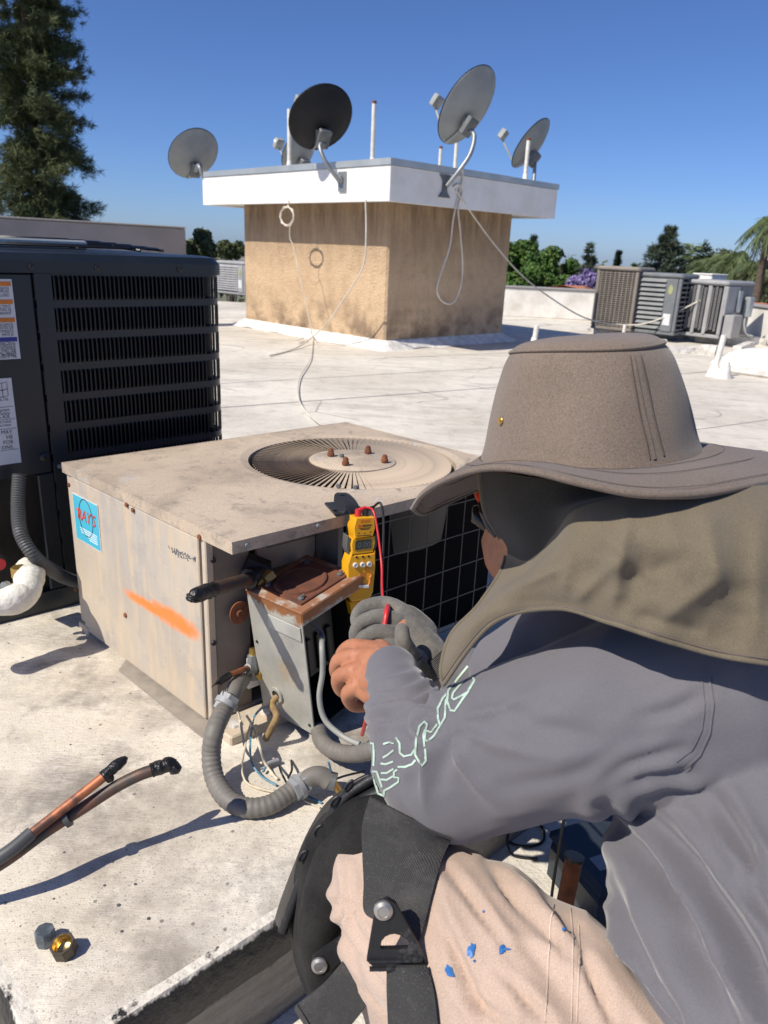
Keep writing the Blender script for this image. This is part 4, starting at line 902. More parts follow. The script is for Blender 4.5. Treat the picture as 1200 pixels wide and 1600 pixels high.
for px, py in ((332, 875), (333, 1004)):
    p = aright(px, py); m = MB(); m.lathe([(.0005, 0), (.006, 0), (.005, .004), (.0005, .005)], 10, frame((p[0], yf-.0005, p[2]), (1, 0, 0), (0, 0, 1))); B('screw', m, MT['black'], ac, 40)
for px, py in ((277, 1109), (162, 1016), (200, 960), (122, 920)):
    p = aleft(px, py); m = MB(); m.lathe([(.0005, 0), (.006, 0), (.005, .003), (.0005, .004)], 10, frame((-.0012, p[1], p[2]), (0, -1, 0), (0, 0, 1))); B('screw', m, MT['rust'], ac, 40)
# sticker, scribble
MT['cyan'] = mat('sticker_cyan', (.06, .42, .58), .35, col2=(.08, .45, .60)); MT['redink'] = mat('sticker_red', (.75, .07, .03), .4); MT['whiteink'] = mat('sticker_white', (.75, .80, .82), .4)
a, b, c2, d = aleft(118, 768), aleft(158, 790), aleft(162, 863), aleft(124, 838)
ya, yb2 = (a[1]+d[1])/2, (b[1]+c2[1])/2; z1_, z0_ = (a[2]+b[2])/2, (c2[2]+d[2])/2
st = B('sticker', MB().box(-.0026, -.0014, yb2, ya, z0_, z1_), MT['labelw']); B('sticker_print', MB().box(-.0032, -.0027, yb2+.002, ya-.002, z0_+.002, z1_-.002), MT['cyan'], st)
ym, zm, sw, sh_ = (ya+yb2)/2, (z0_+z1_)/2, ya-yb2, z1_-z0_
SF = lambda y, z, x=-.0037: frame((x+SHX*y, SHY*y, z), (-SHX, -SHY, 0), (0, 0, 1))
text('sticker_lettering', "RAY'S", sw*.34, MT['ink'], st, SF(ym-.001, zm+sh_*.09, -.0035), shear=.25, sx=.86); text('sticker_lettering', "RAY'S", sw*.34, MT['redink'], st, SF(ym, zm+sh_*.10), shear=.25, sx=.86)
m = MB(); m.tube([(-.0034, ym+sw*.27*math.cos(q), zm+sh_*.08+sw*.38*math.sin(q)) for q in np.linspace(0, 6.283, 30)], .0009, 5, cap=False); B('sticker_ring', m, MT['ink'], st)
for k, f_ in enumerate((.86, .84, .80, .5, .42)):
    z = z0_+sh_*(.30-.045*k); B('sticker_line', MB().box(-.0038, -.0033, ym-sw*.4, ym-sw*.4+sw*.8*f_, z, z+.0018), MT['whiteink'], st)
for q in (0, .012): B('sticker_line', MB().box(-.0039, -.0033, ym+sw*.18, ym+sw*.42-q, zm+sh_*.17-q*.6, zm+sh_*.19-q*.6), MT['redink'], st)
MT['pencil'] = mat('marker_grey', (.22, .24, .27), .7)
m = MB(); rr = random.Random(4)
for row in range(2):
    for k in range(16 if row == 0 else 8):
        px = 268+k*2.7+row*9; py = 856+k*1.1+row*9
        q = [aleft(px+rr.uniform(-1, 1), py+rr.uniform(-5, 1)), aleft(px+rr.uniform(0, 2), py+rr.uniform(-1, 5)), aleft(px+rr.uniform(1, 3), py+rr.uniform(-3, 2))]
        m.tube([(-.0018, p[1], p[2]) for p in q], .0006, 4)
B('marker_scribble', m, MT['pencil'])
q = [G(186, 1050, .0), G(322, 1160, .0), G(333, 1120, .0), G(205, 1025, 0)]; m = MB(); m.loft([[p+Vector((0, 0, .002)) for p in q], [p+Vector((0, 0, .007)) for p in q]]); MT['sealant'] = mat('grey_sealant', (.30, .265, .22), .8, col2=(.24, .21, .18), sc=40); m.build('sealant_strip', MT['sealant'], ac, world=True)
# foot channel under the corner
ft = MB(); ft.box(x1-.10, x1+.06, yf-.075, yf-.01, -.0, .022, .003); B('foot_channel', ft, MT['acp'])
for q in (x1-.07, x1+.0): m = MB(); m.lathe([(.012, .0221), (.011, .028), (.001, .03)], 8, Matrix.Translation((q, yf-.045, 0))); B('foot_bolt', m, MT['sleeper'], ac, 40)

# ------------------------------------------------------------------ valves and cut pipe stubs at the recess
MT['copper'] = mat('copper', (.42, .15, .07), .55, .45, col2=(.12, .06, .045), sc=34, lo=.42, hi=.6); MT['tape'] = mat('black_tape', (.012, .012, .013), .33, bmp=.8, bsc=90, bd=.006)
MT['oldcopper'] = mat('blackened_copper', (.06, .055, .05), .55, .3, col2=(.17, .08, .05), sc=28)
def wtape(m, P0, P1, r, seed):
    P0, P1 = Vector(P0), Vector(P1); rr = []; pp = []
    for k in range(9):
        t = k/8; pp.append(P0.lerp(P1, t)+Vector((0, 0, mnoise.noise(Vector((k*.9, seed, 0)))*r*.25))); rr.append(r*(1.12+.28*mnoise.noise(Vector((k*1.3, seed, 4))))*(1 if k < 7 else (.8 if k == 7 else .35)))
    m.tube(pp, rr, 9)
def AR(px, py, y): return PL(px, py, O4+lu*y, Vector((lv.y, -lv.x, 0)))
stub = thing('suction_pipe_stub', 'large cut copper pipe stub with black taped end beside the box', 'pipe', AR(390, 910, .05), 0)
a, b = AR(388, 905, .055), AR(333, 921, .0); m = MB(); m.tube([a, a.lerp(b, .5), b], .0125, 14); m.build('pipe', MT['oldcopper'], stub, world=True, smooth=60)
m = MB(); wtape(m, b, AR(299, 932, -.03), .0125, 1); wtape(m, AR(303, 930, -.03), AR(300, 940, -.03), .010, 7); m.build('tape_wrap', MT['tape'], stub, world=True, smooth=60)
m = MB(); m.tube([a, AR(405, 897, .07)], .02, 10); m.tube([AR(380, 880, .09), AR(415, 893, .075)], .024, 8); m.build('valve_body', MT['black'], stub, world=True, smooth=40)
m = MB(); m.tube([AR(400, 912, .05), AR(408, 906, .05)], .010, 12); m.tube([AR(412, 908, .045), AR(424, 898, .05)], .013, 6); m.build('brass_nut', MT['brass'], stub, world=True, smooth=30)
stub = thing('liquid_pipe_stub', 'thin cut copper stub with ragged black tape above the conduit', 'pipe', AR(385, 1045, .06), 0)
a, b = AR(386, 1044, .06), AR(358, 1055, .03); m = MB(); m.tube([a, b], .0055, 12); m.build('pipe', MT['copper'], stub, world=True, smooth=60)
m = MB(); wtape(m, b, AR(338, 1068, .01), .006, 3); m.tube([AR(345, 1062, .015), AR(330, 1074, .0)], [.003, .0006], 5); m.tube([AR(348, 1060, .015), AR(344, 1072, .0)], [.003, .0006], 5); m.build('tape_wrap', MT['tape'], stub, world=True, smooth=60)
m = MB(); m.tube([AR(396, 1060, .07), AR(395, 1040, .07), AR(394, 1022, .07)], [.011, .013, .010], 8); m.tube([AR(386, 1044, .062), AR(402, 1048, .07)], .009, 8); m.build('valve_body', MT['bracket2'], stub, world=True, smooth=40)
m = MB(); m.tube([AR(396, 1023, .07), AR(397, 1012, .07)], .0095, 6); m.build('brass_nut', MT['brass'], stub, world=True)
m = MB(); m.tube([AR(402, 1050, .06), AR(408, 1058, .06)], .009, 6); m.build('brass_nut', MT['brass'], stub, world=True)
m = MB(); p = aright(388, 1030, yf); M_ = frame(Vector(shr(p[0]-.012, yf-.012, p[2]-.055)), (1, 0, 0), (0, 0, 1)); 
B('valve_plate', MB().box(p[0]-.012, p[0]+.04, yf-.014, yf-.008, p[2]-.06, p[2]+.012, .003), MT['white'])
ear = thing('mounting_ear', 'rusty mounting ear on the unit beside the grey box', 'bracket', AR(373, 955, .08), 0)
p = AR(373, 957, yf-.012); Fm = frame(p, lv, (0, 0, 1)); m = MB(); m.lathe([(.001, 0), (.020, 0), (.020, .003), (.001, .003)], 20, Fm @ Matrix.Diagonal((1, 1.15, 1, 1))); m.build('ear', MT['rust'], ear, world=True)
m = MB(); m.lathe([(.001, .0031), (.008, .0031), (.006, .008), (.001, .008)], 10, Fm); m.build('washer', MT['rust'], ear, world=True, smooth=30)
# ------------------------------------------------------------------ open disconnect box
def Rm(yaw, pt, rl): return Matrix.Rotation(yaw, 4, 'Z') @ Matrix.Rotation(pt, 4, 'X') @ Matrix.Rotation(rl, 4, 'Y')
MT['galv'] = mat('galvanised_box', (.50, .50, .47), .5, .25, col2=(.40, .40, .37), sc=14, bmp=.2, bsc=120)
def m_rustedge():
    m, nt, b = nm('galvanised_rust_edge'); v = co(nt); z = sep(nt, v)[2]
    n = noi(nt, v, 42, 6, .7); k = mth(nt, 'ADD', mth(nt, 'MULTIPLY', z, 18.), mth(nt, 'MULTIPLY', n, 1.3))
    base = mix(nt, rmp(nt, noi(nt, v, 18, 5), [(.35, 0.), (.7, 1.)]), (.44, .43, .385), (.33, .325, .295))
    base = mix(nt, rmp(nt, noi(nt, v, 380, 2), [(.55, 0.), (.7, .5)]), base, (.25, .245, .22))
    sp_ = mth(nt, 'ADD', mth(nt, 'POWER', mth(nt, 'ABSOLUTE', mth(nt, 'ADD', z, .150)), 2.0), mth(nt, 'POWER', mth(nt, 'ABSOLUTE', mth(nt, 'SUBTRACT', sep(nt, v)[1], .055)), 2.0))
    blot = mth(nt, 'MULTIPLY', rmp(nt, mth(nt, 'SQRT', sp_), [(.008, 1.), (.036, 0.)]), rmp(nt, noi(nt, v, 90, 5, .7), [(.38, 0.), (.62, .9)]))
    base = mix(nt, blot, base, (.42, .27, .12))
    c = mix(nt, rmp(nt, k, [(.22, 0.), (.42, 1.)]), base, mix(nt, n, (.16, .055, .02), (.36, .15, .05)))
    setv(nt, b.inputs['Base Color'], c); b.inputs['Roughness'].default_value = .6; b.inputs['Metallic'].default_value = .15; bump(nt, b, noi(nt, v, 150, 4), .25, .002); return m
MT['rusty'] = m_rustedge()
MBX = Matrix.Translation(Vector(BOXP[:3])) @ Rm(*BOXP[3:6]); bw, bd_, bh = BOXP[6:9]
box = thing('disconnect_box', 'open galvanised disconnect box with rusty top hanging askew', 'electrical box', M=MBX)
th = .0025
def XB(name, m, mt_, par=box, smooth=None): return m.build(name, mt_, par, smooth=smooth)
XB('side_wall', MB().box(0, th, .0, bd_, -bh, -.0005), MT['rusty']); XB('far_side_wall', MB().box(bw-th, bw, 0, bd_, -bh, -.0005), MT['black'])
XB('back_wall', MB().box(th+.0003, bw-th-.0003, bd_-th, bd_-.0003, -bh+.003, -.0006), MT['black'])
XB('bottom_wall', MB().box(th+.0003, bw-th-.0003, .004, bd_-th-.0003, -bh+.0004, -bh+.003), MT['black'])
XB('dark_inner_side', MB().box(th+.0002, th+.002, .001, bd_-th-.0006, -bh+.0035, -.001), MT['black'])  # inside faces coloured black for dark paint and deep shade together
MT['rust3'] = mat('flaking_rust', (.27, .12, .06), .85, col2=(.40, .36, .31), sc=26, lo=.5, hi=.62, bmp=.4, bsc=150); MT['rustdark'] = mat('dark_rust', (.15, .052, .028), .9, col2=(.085, .035, .022), sc=30, bmp=.6, bsc=170)
XB('top_wall', MB().box(-.002, bw+.002, -.003, bd_+.001, 0, .004, .0012), MT['rust3'])
XB('top_lip', MB().box(-.0025, bw+.0025, -.006, -.0032, -.022, .003, .0008), MT['rusty']); XB('side_flange', MB().box(-.0028, -.0006, .004, bd_*.62, -.060, -.030, .0008), MT['galv'])
m = MB(); pl_ = [(.018, .018), (bw-.018, .018), (bw-.018, bd_-.018), (.018, bd_-.018)]; XB('cover_plate', MB().box(.016, bw-.016, .014, bd_-.018, .0042, .0080, .0012), MT['rustdark'])
m = MB(); m.lathe([(.053, .0081), (.051, .0125), (.046, .0130), (.043, .0110), (.001, .0110)], 36, Matrix.Translation((bw/2-.006, bd_/2, 0)) @ Matrix.Diagonal((1.0, .92, 1, 1))); XB('embossed_disc', m, MT['rustdark'], smooth=30)
for x, y in ((.028, .026), (bw-.028, .026), (.028, bd_-.03), (bw-.028, bd_-.03)):
    m = MB(); m.lathe([(.006, .0081), (.0055, .0115), (.0005, .013)], 8, Matrix.Translation((x, y, 0))); m.box(x-.001, x+.009, y-.002, y+.002, .0116, .014); XB('screw', m, MT['bracket'])
# knockout hole with bushing and sleeve
hy, hz = bd_*.66, -bh+.055
m = MB(); m.lathe([(.0165, 0), (.0165, .004), (.010, .004), (.010, 0)], 20, frame((-.0005, hy, hz), (0, -1, 0), (0, 0, 1))); XB('knockout_ring', m, MT['galv'], smooth=30)
m = MB(); m.lathe([(.0105, .0), (.0105, .0015), (.0005, .0015)], 18, frame((-.0007, hy, hz), (0, -1, 0), (0, 0, 1))); XB('knockout_hole', m, MT['black'])
for y, z in ((.012, -.055), (.01, -bh+.02), (bd_-.01, -.11)): m = MB(); m.lathe([(.0035, 0), (.003, .0012), (.0005, .0014)], 8, frame((-.0005, y, z), (0, -1, 0), (0, 0, 1))); XB('rivet_hole', m, MT['black'])
# inside: switch block, terminals
XB('switch_block', MB().box(.03, bw-.03, bd_*.35, bd_-.006, -bh*.72, -.05, .006), MT['black'])
for k in range(3): XB('terminal', MB().box(.045+k*.028, .058+k*.028, bd_*.30, bd_*.35-.001, -bh*.68, -.10, .002), MT['black'])
MT['sleeve'] = mat('brown_fibre_sleeve', (.30, .20, .09), .8, col2=(.20, .13, .06), sc=50, bmp=.5, bsc=200)
hole = MBX @ Vector((-.002, hy, hz))
tag(cable('cable_sleeve', [hole+Vector((.01, .01, 0)), hole+Vector((-.006, -.014, -.012)), U(432, 1118, 1.40), U(424, 1138, 1.40), U(415, 1155, 1.41)], .0065, MT['sleeve'], n=10), 'frayed brown sleeve hanging from the box knockout', 'sleeve')
# ================================================================== conduits, wires, pipes and small things round the unit
MT['greyflex'] = mat('grey_flex_conduit', (.175, .162, .145), .6, col2=(.14, .13, .118), sc=20)
MT['pvcgrey'] = mat('grey_plastic', (.30, .31, .32), .5); MT['wirew'] = mat('wire_cream', (.62, .55, .42), .5); MT['wireb'] = mat('wire_blue', (.10, .24, .34), .5); MT['wireo'] = mat('wire_orange', (.55, .30, .06), .5); MT['cabgrey'] = mat('grey_cable', (.30, .30, .28), .5)
ct = thing('flexible_conduit', 'grey liquid tight conduit looping from the old unit across the platform', 'conduit', G(345, 1240, 0), 0)
flex('hose', [U(352, 1105, 1.36), G(336, 1140, .10), G(330, 1180, .06), G(336, 1218, .03), G(355, 1248, .02), G(385, 1262, .018), G(420, 1258, .02), G(450, 1240, .025), G(462, 1230, .03)], .0165, MT['greyflex'], ct, pitch=.010, amp=.00055, n=18)
m = MB(); q = crom([AR(378, 1062, .07), AR(374, 1066, .045), U(366, 1078, 1.385), U(360, 1090, 1.37)], 8); m.tube([Vector(p) for p in q], .0165, 18); m.build('elbow_fitting', MT['greyflex'], ct, world=True, smooth=60)
def coupling(P, Q, r, par):
    P, Q = Vector(P), Vector(Q); d = Q-P
    m = MB(); m.tube([P, P+d*.3], r*1.05, 6); m.build('coupling_nut', MT['pvcgrey'], par, world=True, smooth=20)
    m = MB(); m.tube([P+d*.31, P+d*.62], r*1.16, 16); m.build('coupling_collar', MT['pvcgrey'], par, world=True, smooth=40)
    m = MB(); m.tube([P+d*.63, Q], r*1.05, 6); m.build('coupling_nut', MT['pvcgrey'], par, world=True, smooth=20)
coupling(U(360, 1088, 1.37), U(346, 1112, 1.355), .019, ct)
coupling(G(457, 1236, .03), G(477, 1222, .035), .019, ct)
m = MB(); q = crom([G(474, 1224, .035), G(488, 1214, .042), G(502, 1213, .042), G(514, 1220, .035)], 8); m.tube([Vector(p) for p in q], .0168, 18); m.build('elbow_fitting', MT['greyflex'], ct, world=True, smooth=60)
m = MB(); m.tube([G(513, 1219, .036), G(525, 1222, .034)], .0155, 16); m.build('threaded_end', MT['bracket'], ct, world=True, smooth=40)
GW = 'loose wires by the open box'
def wire(pts, r, mt_, label): tag(cable('loose_wire', pts, r, mt_, n=6), label, 'wire', GW)
wire([G(521, 1222, .035), G(524, 1230, .025), G(528, 1238, .012)], .003, MT['wireo'], 'orange wire sticking out of the conduit end')
wire([G(523, 1221, .037), G(529, 1228, .025), G(533, 1236, .010)], .003, MT['wireo'], 'second orange wire sticking out of the conduit end')
wire([G(518, 1219, .034), G(517, 1205, .055), G(513, 1190, .085)], .002, MT['wireb'], 'short blue wire standing up at the conduit end')
wire([G(520, 1219, .03), G(540, 1212, .02), G(570, 1205, .01)], .002, MT['black'], 'black wire running right from the conduit end')
wire([U(412, 1102, 1.45), U(397, 1120, 1.44), U(389, 1140, 1.43), G(383, 1165, .06), G(378, 1200, .02), G(385, 1222, .006), G(405, 1232, .006), G(432, 1238, .006)], .0022, MT['wirew'], 'longest cream wire arching down left of the tangle')
wire([U(412, 1104, 1.45), U(398, 1118, 1.44), U(394, 1135, 1.43), G(391, 1160, .06), G(393, 1190, .02), G(408, 1212, .008), G(432, 1227, .006)], .0022, MT['wireb'], 'blue wire curving down through the tangle')
wire([U(385, 1118, 1.42), U(397, 1138, 1.42), G(405, 1165, .05), G(413, 1190, .02), G(425, 1208, .006), G(434, 1218, .006)], .0025, MT['wirew'], 'cream wire crossing to the right under the box')
wire([U(376, 1126, 1.42), G(380, 1155, .05), G(386, 1175, .03), G(398, 1188, .015), G(416, 1194, .012)], .0025, MT['wirew'], 'cream wire ending at the grey wire nut')
m = MB(); m.tube([G(415, 1195, .013), G(424, 1191, .013), G(435, 1188, .012)], [.006, .0055, .0045], 10); tag(m.build('wire_nut', MT['pvcgrey'], smooth=50), 'small grey wire nut lying among the wires', 'wire nut')
wire([G(411, 1206, .01), G(414, 1200, .012), G(418, 1196, .013)], .0025, MT['wireb'], 'short blue stub under the wire nut')
wire([G(436, 1196, .004), G(440, 1208, .02), G(447, 1222, .004)], .002, MT['black'], 'black wire hoop left of the conduit elbow')
wire([G(455, 1188, .004), G(456, 1203, .018), G(450, 1216, .004)], .002, MT['black'], 'second black wire hoop left of the conduit elbow')
wire([G(468, 1240, .01), G(485, 1246, .006), G(503, 1255, .004)], .0022, MT['wireb'], 'blue wire ending right of the lower coupling')
wire([G(470, 1243, .01), G(478, 1252, .006), G(500, 1262, .004)], .0016, MT['wirew'], 'thin cream wire on the deck right of the coupling')
wire([U(371, 1112, 1.42), U(374, 1120, 1.42), U(375, 1140, 1.42)], .0022, MT['wirew'], 'short cream wire below the conduit coupling')
# cable inside the box and fat grey whip below it
tag(cable('grey_cable', [MBX @ Vector((.055, .05, -.05)), MBX @ Vector((.055, .012, -.075)), U(503, 1010, 1.34), U(504, 1050, 1.34), U(499, 1090, 1.345), U(508, 1125, 1.35), U(535, 1150, 1.34), U(562, 1163, 1.32)], .0052, MT['cabgrey'], n=10), 'grey cable curving out of the open box', 'cable')
wire([U(560, 1162, 1.322), U(572, 1166, 1.31), U(585, 1167, 1.30)], .0022, MT['wireb'], 'blue conductor at the end of the grey cable')
flex('flexible_conduit', [U(498, 1140, 1.44), U(503, 1158, 1.40), U(520, 1172, 1.37), U(548, 1178, 1.34), U(580, 1172, 1.30), U(620, 1150, 1.27)], .0155, MT['greyflex'], None, pitch=.012, amp=.0004)
tag(bpy.data.objects[-1] if False else [o for o in COL.objects if o.name.startswith('flexible_conduit')][-1], 'smooth grey conduit bending right under the open box', 'conduit')
# pair of cut line-set pipes at the left
lp = thing('line_set_pipe', 'cut copper line with ragged black tape tip rising from the left', 'pipe', G(0, 1352, .0), 0)
q = crom([G(-200, 1430, .04), G(-90, 1385, .06), G(0, 1340, .085), G(60, 1294, .105), G(120, 1247, .13), G(163, 1213, .15)], 8); m = MB(); m.tube([Vector(p) for p in q], .0072, 14); m.build('pipe', MT['copper'], lp, world=True, smooth=60)
m = MB(); q2 = crom([G(-200, 1430, .04), G(-90, 1385, .06), G(0, 1340, .085), G(50, 1301, .101)], 8); m.tube([Vector(p) for p in q2], .0098, 14); m.build('insulation', MT['conduitdark'], lp, world=True, smooth=60)
m = MB(); wtape(m, G(160, 1214, .15), G(198, 1183, .165), .0075, 11); wtape(m, G(165, 1210, .152), G(176, 1220, .140), .006, 13); m.tube([G(190, 1190, .162), G(200, 1183, .165)], [.003, .0005], 5); m.build('tape_wrap', MT['tape'], lp, world=True, smooth=60)
lp = thing('line_set_pipe', 'darker cut line beside it with hooked taped end', 'pipe', G(0, 1362, .0), 0)
q = crom([G(-200, 1445, .03), G(-90, 1398, .045), G(0, 1350, .07), G(70, 1300, .09), G(130, 1262, .11), G(180, 1230, .13), G(215, 1212, .145), G(240, 1203, .15)], 8); m = MB(); m.tube([Vector(p) for p in q], .0090, 14); m.build('pipe', MT['oldcopper'], lp, world=True, smooth=60)
m = MB(); m.tube([G(100, 1281, .10), G(108, 1276, .103)], .0135, 12); m.build('collar', MT['conduitdark'], lp, world=True, smooth=40)
m = MB(); wtape(m, G(236, 1204, .15), G(276, 1190, .155), .0100, 21); wtape(m, G(268, 1192, .155), G(278, 1208, .14), .0085, 23); m.build('tape_wrap', MT['tape'], lp, world=True, smooth=60)
# two brass flare caps on the platform
def flare_cap(label, px, py, r, h, up, m_out, m_in, rz):
    P = G(px, py, 0.003); t = thing('flare_cap', label, 'brass cap', P, rz, 'brass caps on the platform')
    Mx = Matrix.Translation((0, 0, h*.5)) @ Matrix.Rotation(up, 4, 'X') @ Matrix.Translation((0, 0, -h*.5))
    m = MB(); m.lathe([(r*.9, 0), (r*1.0, h*.12), (r*1.0, h*.85), (r*.93, h), (r*.78, h)], 8, Mx); 
    m.f = m.f[:-1]; b_ = m.build('hex_body', m_out, t)
    m = MB(); m.loft([[Mx @ Vector((rr*math.cos(a), rr*math.sin(a), z)) for a in (2*math.pi*k/24 for k in range(24))] for rr, z in ((r*.79, h*1.0), (r*.74, h*.96), (r*.70, h*.30), (r*.60, h*.20), (r*.02, h*.18))]); m.f = [f_ for f_ in m.f if len(f_) == 4]; m.build('threaded_bore', m_in, t, smooth=50)
MT['capgreyblue'] = mat('oxidised_cap', (.11, .13, .15), .5, .5, col2=(.22, .26, .28), sc=60); MT['capdark'] = mat('dark_brass', (.10, .085, .065), .45, .6); MT['brassin'] = mat('bright_brass', (.75, .55, .22), .25, .95)
flare_cap('blue grey oxidised brass cap lying bottom up', 72, 1472, .0130, .022, math.radians(178), MT['capgreyblue'], MT['capgreyblue'], .3)
flare_cap('open brass flare cap with shiny golden bore', 101, 1489, .0165, .020, math.radians(14), MT['capdark'], MT['brassin'], -.4)
# debris: screws and pebbles on platform
rr = random.Random(12)
t = MB()
for i, (px, py) in enumerate(((163, 1384), (211, 1382), (232, 1436), (190, 1456), (98, 1442), (32, 1448), (8, 1412), (84, 1405), (185, 1415), (110, 1164), (160, 1180), (240, 1262), (100, 1333), (198, 1328), (175, 1347))):
    c = G(px, py, .002); pts = []
    r = .0012+.0013*rr.random(); rings = []
    for k in range(4):
        a = math.pi*k/3; rings.append([c+Vector((r*math.sin(a+.01)*math.cos(q)*(1+.3*rr.random()), r*math.sin(a+.01)*math.sin(q)*(1+.3*rr.random()), r*.5*(1-math.cos(a)))) for q in (0, 1.05, 2.1, 3.15, 4.2, 5.25)])
    t.loft(rings)
tag(t.build('grit', MT['bracket'], smooth=50), 'scattered dark grit specks on the white platform', 'grit', kind='stuff')
# ------------------------------------------------------------------ clamp meter hanging from the lid edge
MT['yellow'] = mat('meter_yellow', (.72, .36, .01), .42, col2=(.66, .32, .01), sc=20); MT['lcd'] = mat('lcd', (.05, .065, .06), .2); MT['gripgrey'] = mat('meter_grip', (.13, .135, .13), .6); MT['lcdink'] = mat('lcd_segment', (.16, .185, .17), .5); MT['redlead'] = mat('red_lead', (.60, .03, .035), .4); MT['magnet'] = mat('strap_black', (.03, .031, .033), .5, bmp=.3)
mo = U(566, 806, 1.415); yawm = math.radians(26)
mx = Vector((math.cos(yawm), math.sin(yawm), 0)); mz = Vector((0, 0, 1)); mn = mx.cross(mz)  # mn points to the viewer side
MM = Matrix((mx, mz, mn)).transposed().to_4x4() ; MM = Matrix.Translation(mo) @ MM @ Matrix.Rotation(math.radians(-4), 4, 'Z') @ Matrix.Rotation(math.radians(-6), 4, 'X')
mt_ = thing('clamp_meter', 'yellow clamp meter with display hanging on the edge of the lid', 'clamp meter', M=MM)
S = .001
def mprism(name, poly, z0, z1, m_, par=mt_, ch=2.0):
    cx = sum(p[0] for p in poly)/len(poly); cy = sum(p[1] for p in poly)/len(poly)
    def rg(k, z): return [((cx+(x-cx)*k)*S, (cy+(y-cy)*k)*S, z*S) for x, y in poly]
    k = 1-ch/28; m = MB(); m.loft([rg(k, z0), rg(1, z0+ch), rg(1, z1-ch), rg(k, z1)]); return m.build(name, m_, par, smooth=25)
mprism('head', [(-19, 0), (19, 0), (22, -22), (18, -37), (-19, -40), (-23, -20)], -17, 15, MT['yellow'])
mprism('display_body', [(-23, -41), (23, -38), (25, -50), (22, -70), (-22, -72), (-25, -52)], -17, 12, MT['yellow'])
mprism('grip', [(-31, -34), (-25.5, -40), (-25.5, -62), (-27, -72), (-32, -60)], -15, 8, MT['gripgrey'], ch=1); mprism('grip', [(25.5, -40), (29, -36), (30, -58), (25, -71), (25.8, -58)], -15, 8, MT['gripgrey'], ch=1)
body = mprism('lower_body', [(-24, -66), (-23, -73), (23, -71), (26, -66), (28, -100), (26, -150), (18, -165), (-18, -165), (-27, -150), (-31, -90)], -17, 13, MT['yellow'])
mprism('display', [(-17, -45), (16, -43.5), (16, -61), (-17, -63)], 11, 13.2, MT['lcd'], ch=.3)
text('display_digits', '0.00', .0155, MT['lcdink'], mt_, Matrix.Translation((0.001, -.0535, .0136)))
mprism('maker_badge', [(-14, -13.5), (-9, -13.5), (-9, -17), (-14, -17)], 14.6, 15.4, MT['redink'], ch=.2)
for (x0, x1, y0) in ((-6, 14, -13.8), (-6, 13, -16), (-12, 12, -19.5), (-9, 9, -22), (-14, -10, -29), (-2, 2, -30), (10, 14, -28), (-15, 14, -34)): mprism('fine_print', [(x0, y0), (x1, y0+.4), (x1, y0-.8), (x0, y0-1.2)], 14.8, 15.3, MT['ink'], ch=.1)
mprism('head_slot', [(-10, -4), (10, -3.5), (10, -9), (-10, -9.5)], 14.5, 15.3, MT['orange'], ch=.2)
for x in (-13, 0, 12):
    m = MB(); m.lathe([(.0024, .0125), (.0022, .014), (.0002, .0142)], 10, Matrix.Translation((x*S, -.0765, 0))); m.build('button', MT['black'], mt_, smooth=40)
    m = MB(); m.lathe([(.0052, .0125), (.0050, .016), (.0034, .0165), (.0032, .0145), (.0002, .0145)], 16, Matrix.Translation((x*1.15*S, -.092, 0))); m.build('knob', MT['labelw'], mt_, smooth=40)
m = MB(); m.tube([(.006*math.cos(a)+.012+.003*k/20, -.10-.001*k, .0138) for k, a in enumerate(np.linspace(2.2, -1.2, 20))]+[(.018, -.128, .0138), (.014, -.134, .0138)], .0022, 6); m.build('dial_ring', MT['orange'], mt_, smooth=50)
mprism('selector', [(-12, -130), (14, -133), (14, -138), (-12, -135)], 13, 19, MT['labelw'], ch=1)
mprism('jaw', [(-22, -166), (18, -166), (14, -190), (2, -204), (-14, -196)], -12, 10, MT['yellow'])
mprism('dial_text_plate', [(-4, -108), (9, -107), (9, -122), (-4, -123)], 12.6, 13.2, MT['orange'], ch=.2)
for x, m_, nmn in ((-9, 'redlead', 'red_plug'), (7, 'black', 'black_plug')):
    m = MB(); m.tube([(x*S, .0005, 0), (x*S, .013, 0)], [.0065, .006], 12); m.tube([(x*S, .010, 0), ((x+16)*S, .0155, -.002)], [.005, .0035], 10); m.build(nmn, MT[m_], mt_, smooth=40)
# magnetic strap over the lid
sp_ = [mo+mn*(-.012)+Vector((-.006, 0, -.02)), mo-mn*.022+Vector((-.010, 0, .012)), mo-mn*.05+Vector((-.022, .01, .022)), G(530, 800, LZ+.012), G(520, 792, LZ+.008), G(514, 786, LZ+.008)]
q = crom(sp_, 8); m = MB(); rings = []
for i, p in enumerate(q):
    p = Vector(p); t = (Vector(q[min(i+1, len(q)-1)])-Vector(q[max(i-1, 0)])).normalized(); s_ = t.cross(Vector((0, 0, 1))); s_ = s_.normalized() if s_.length > .1 else mx; n_ = s_.cross(t); w_ = .012 if i < len(q)*.6 else .009
    rings.append([p+s_*w_+n_*.002, p-s_*w_+n_*.002, p-s_*w_-n_*.002, p+s_*w_-n_*.002])
m.loft(rings); tag(m.build('magnet_strap', MT['magnet'], smooth=30), 'black magnetic hanger strap lying on the lid edge', 'strap')
pr, pb2 = MM @ Vector((.007, .0155, -.002)), MM @ Vector((.023, .0155, -.002))
tag(cable('test_lead', [pr, U(583, 798, 1.395), U(590, 830, 1.385), U(596, 880, 1.37), U(597, 920, 1.33), U(600, 945, 1.28), U(606, 962, 1.235)], .0022, MT['redlead'], n=8), 'red test lead from meter to gloved hand', 'test lead')
tag(cable('test_lead', [pb2, U(594, 786, 1.395), U(599, 810, 1.39), U(598, 870, 1.38), U(596, 920, 1.36), U(600, 960, 1.32), U(620, 1010, 1.25)], .0024, MT['black'], n=8), 'black test lead hanging behind the red one', 'test lead')
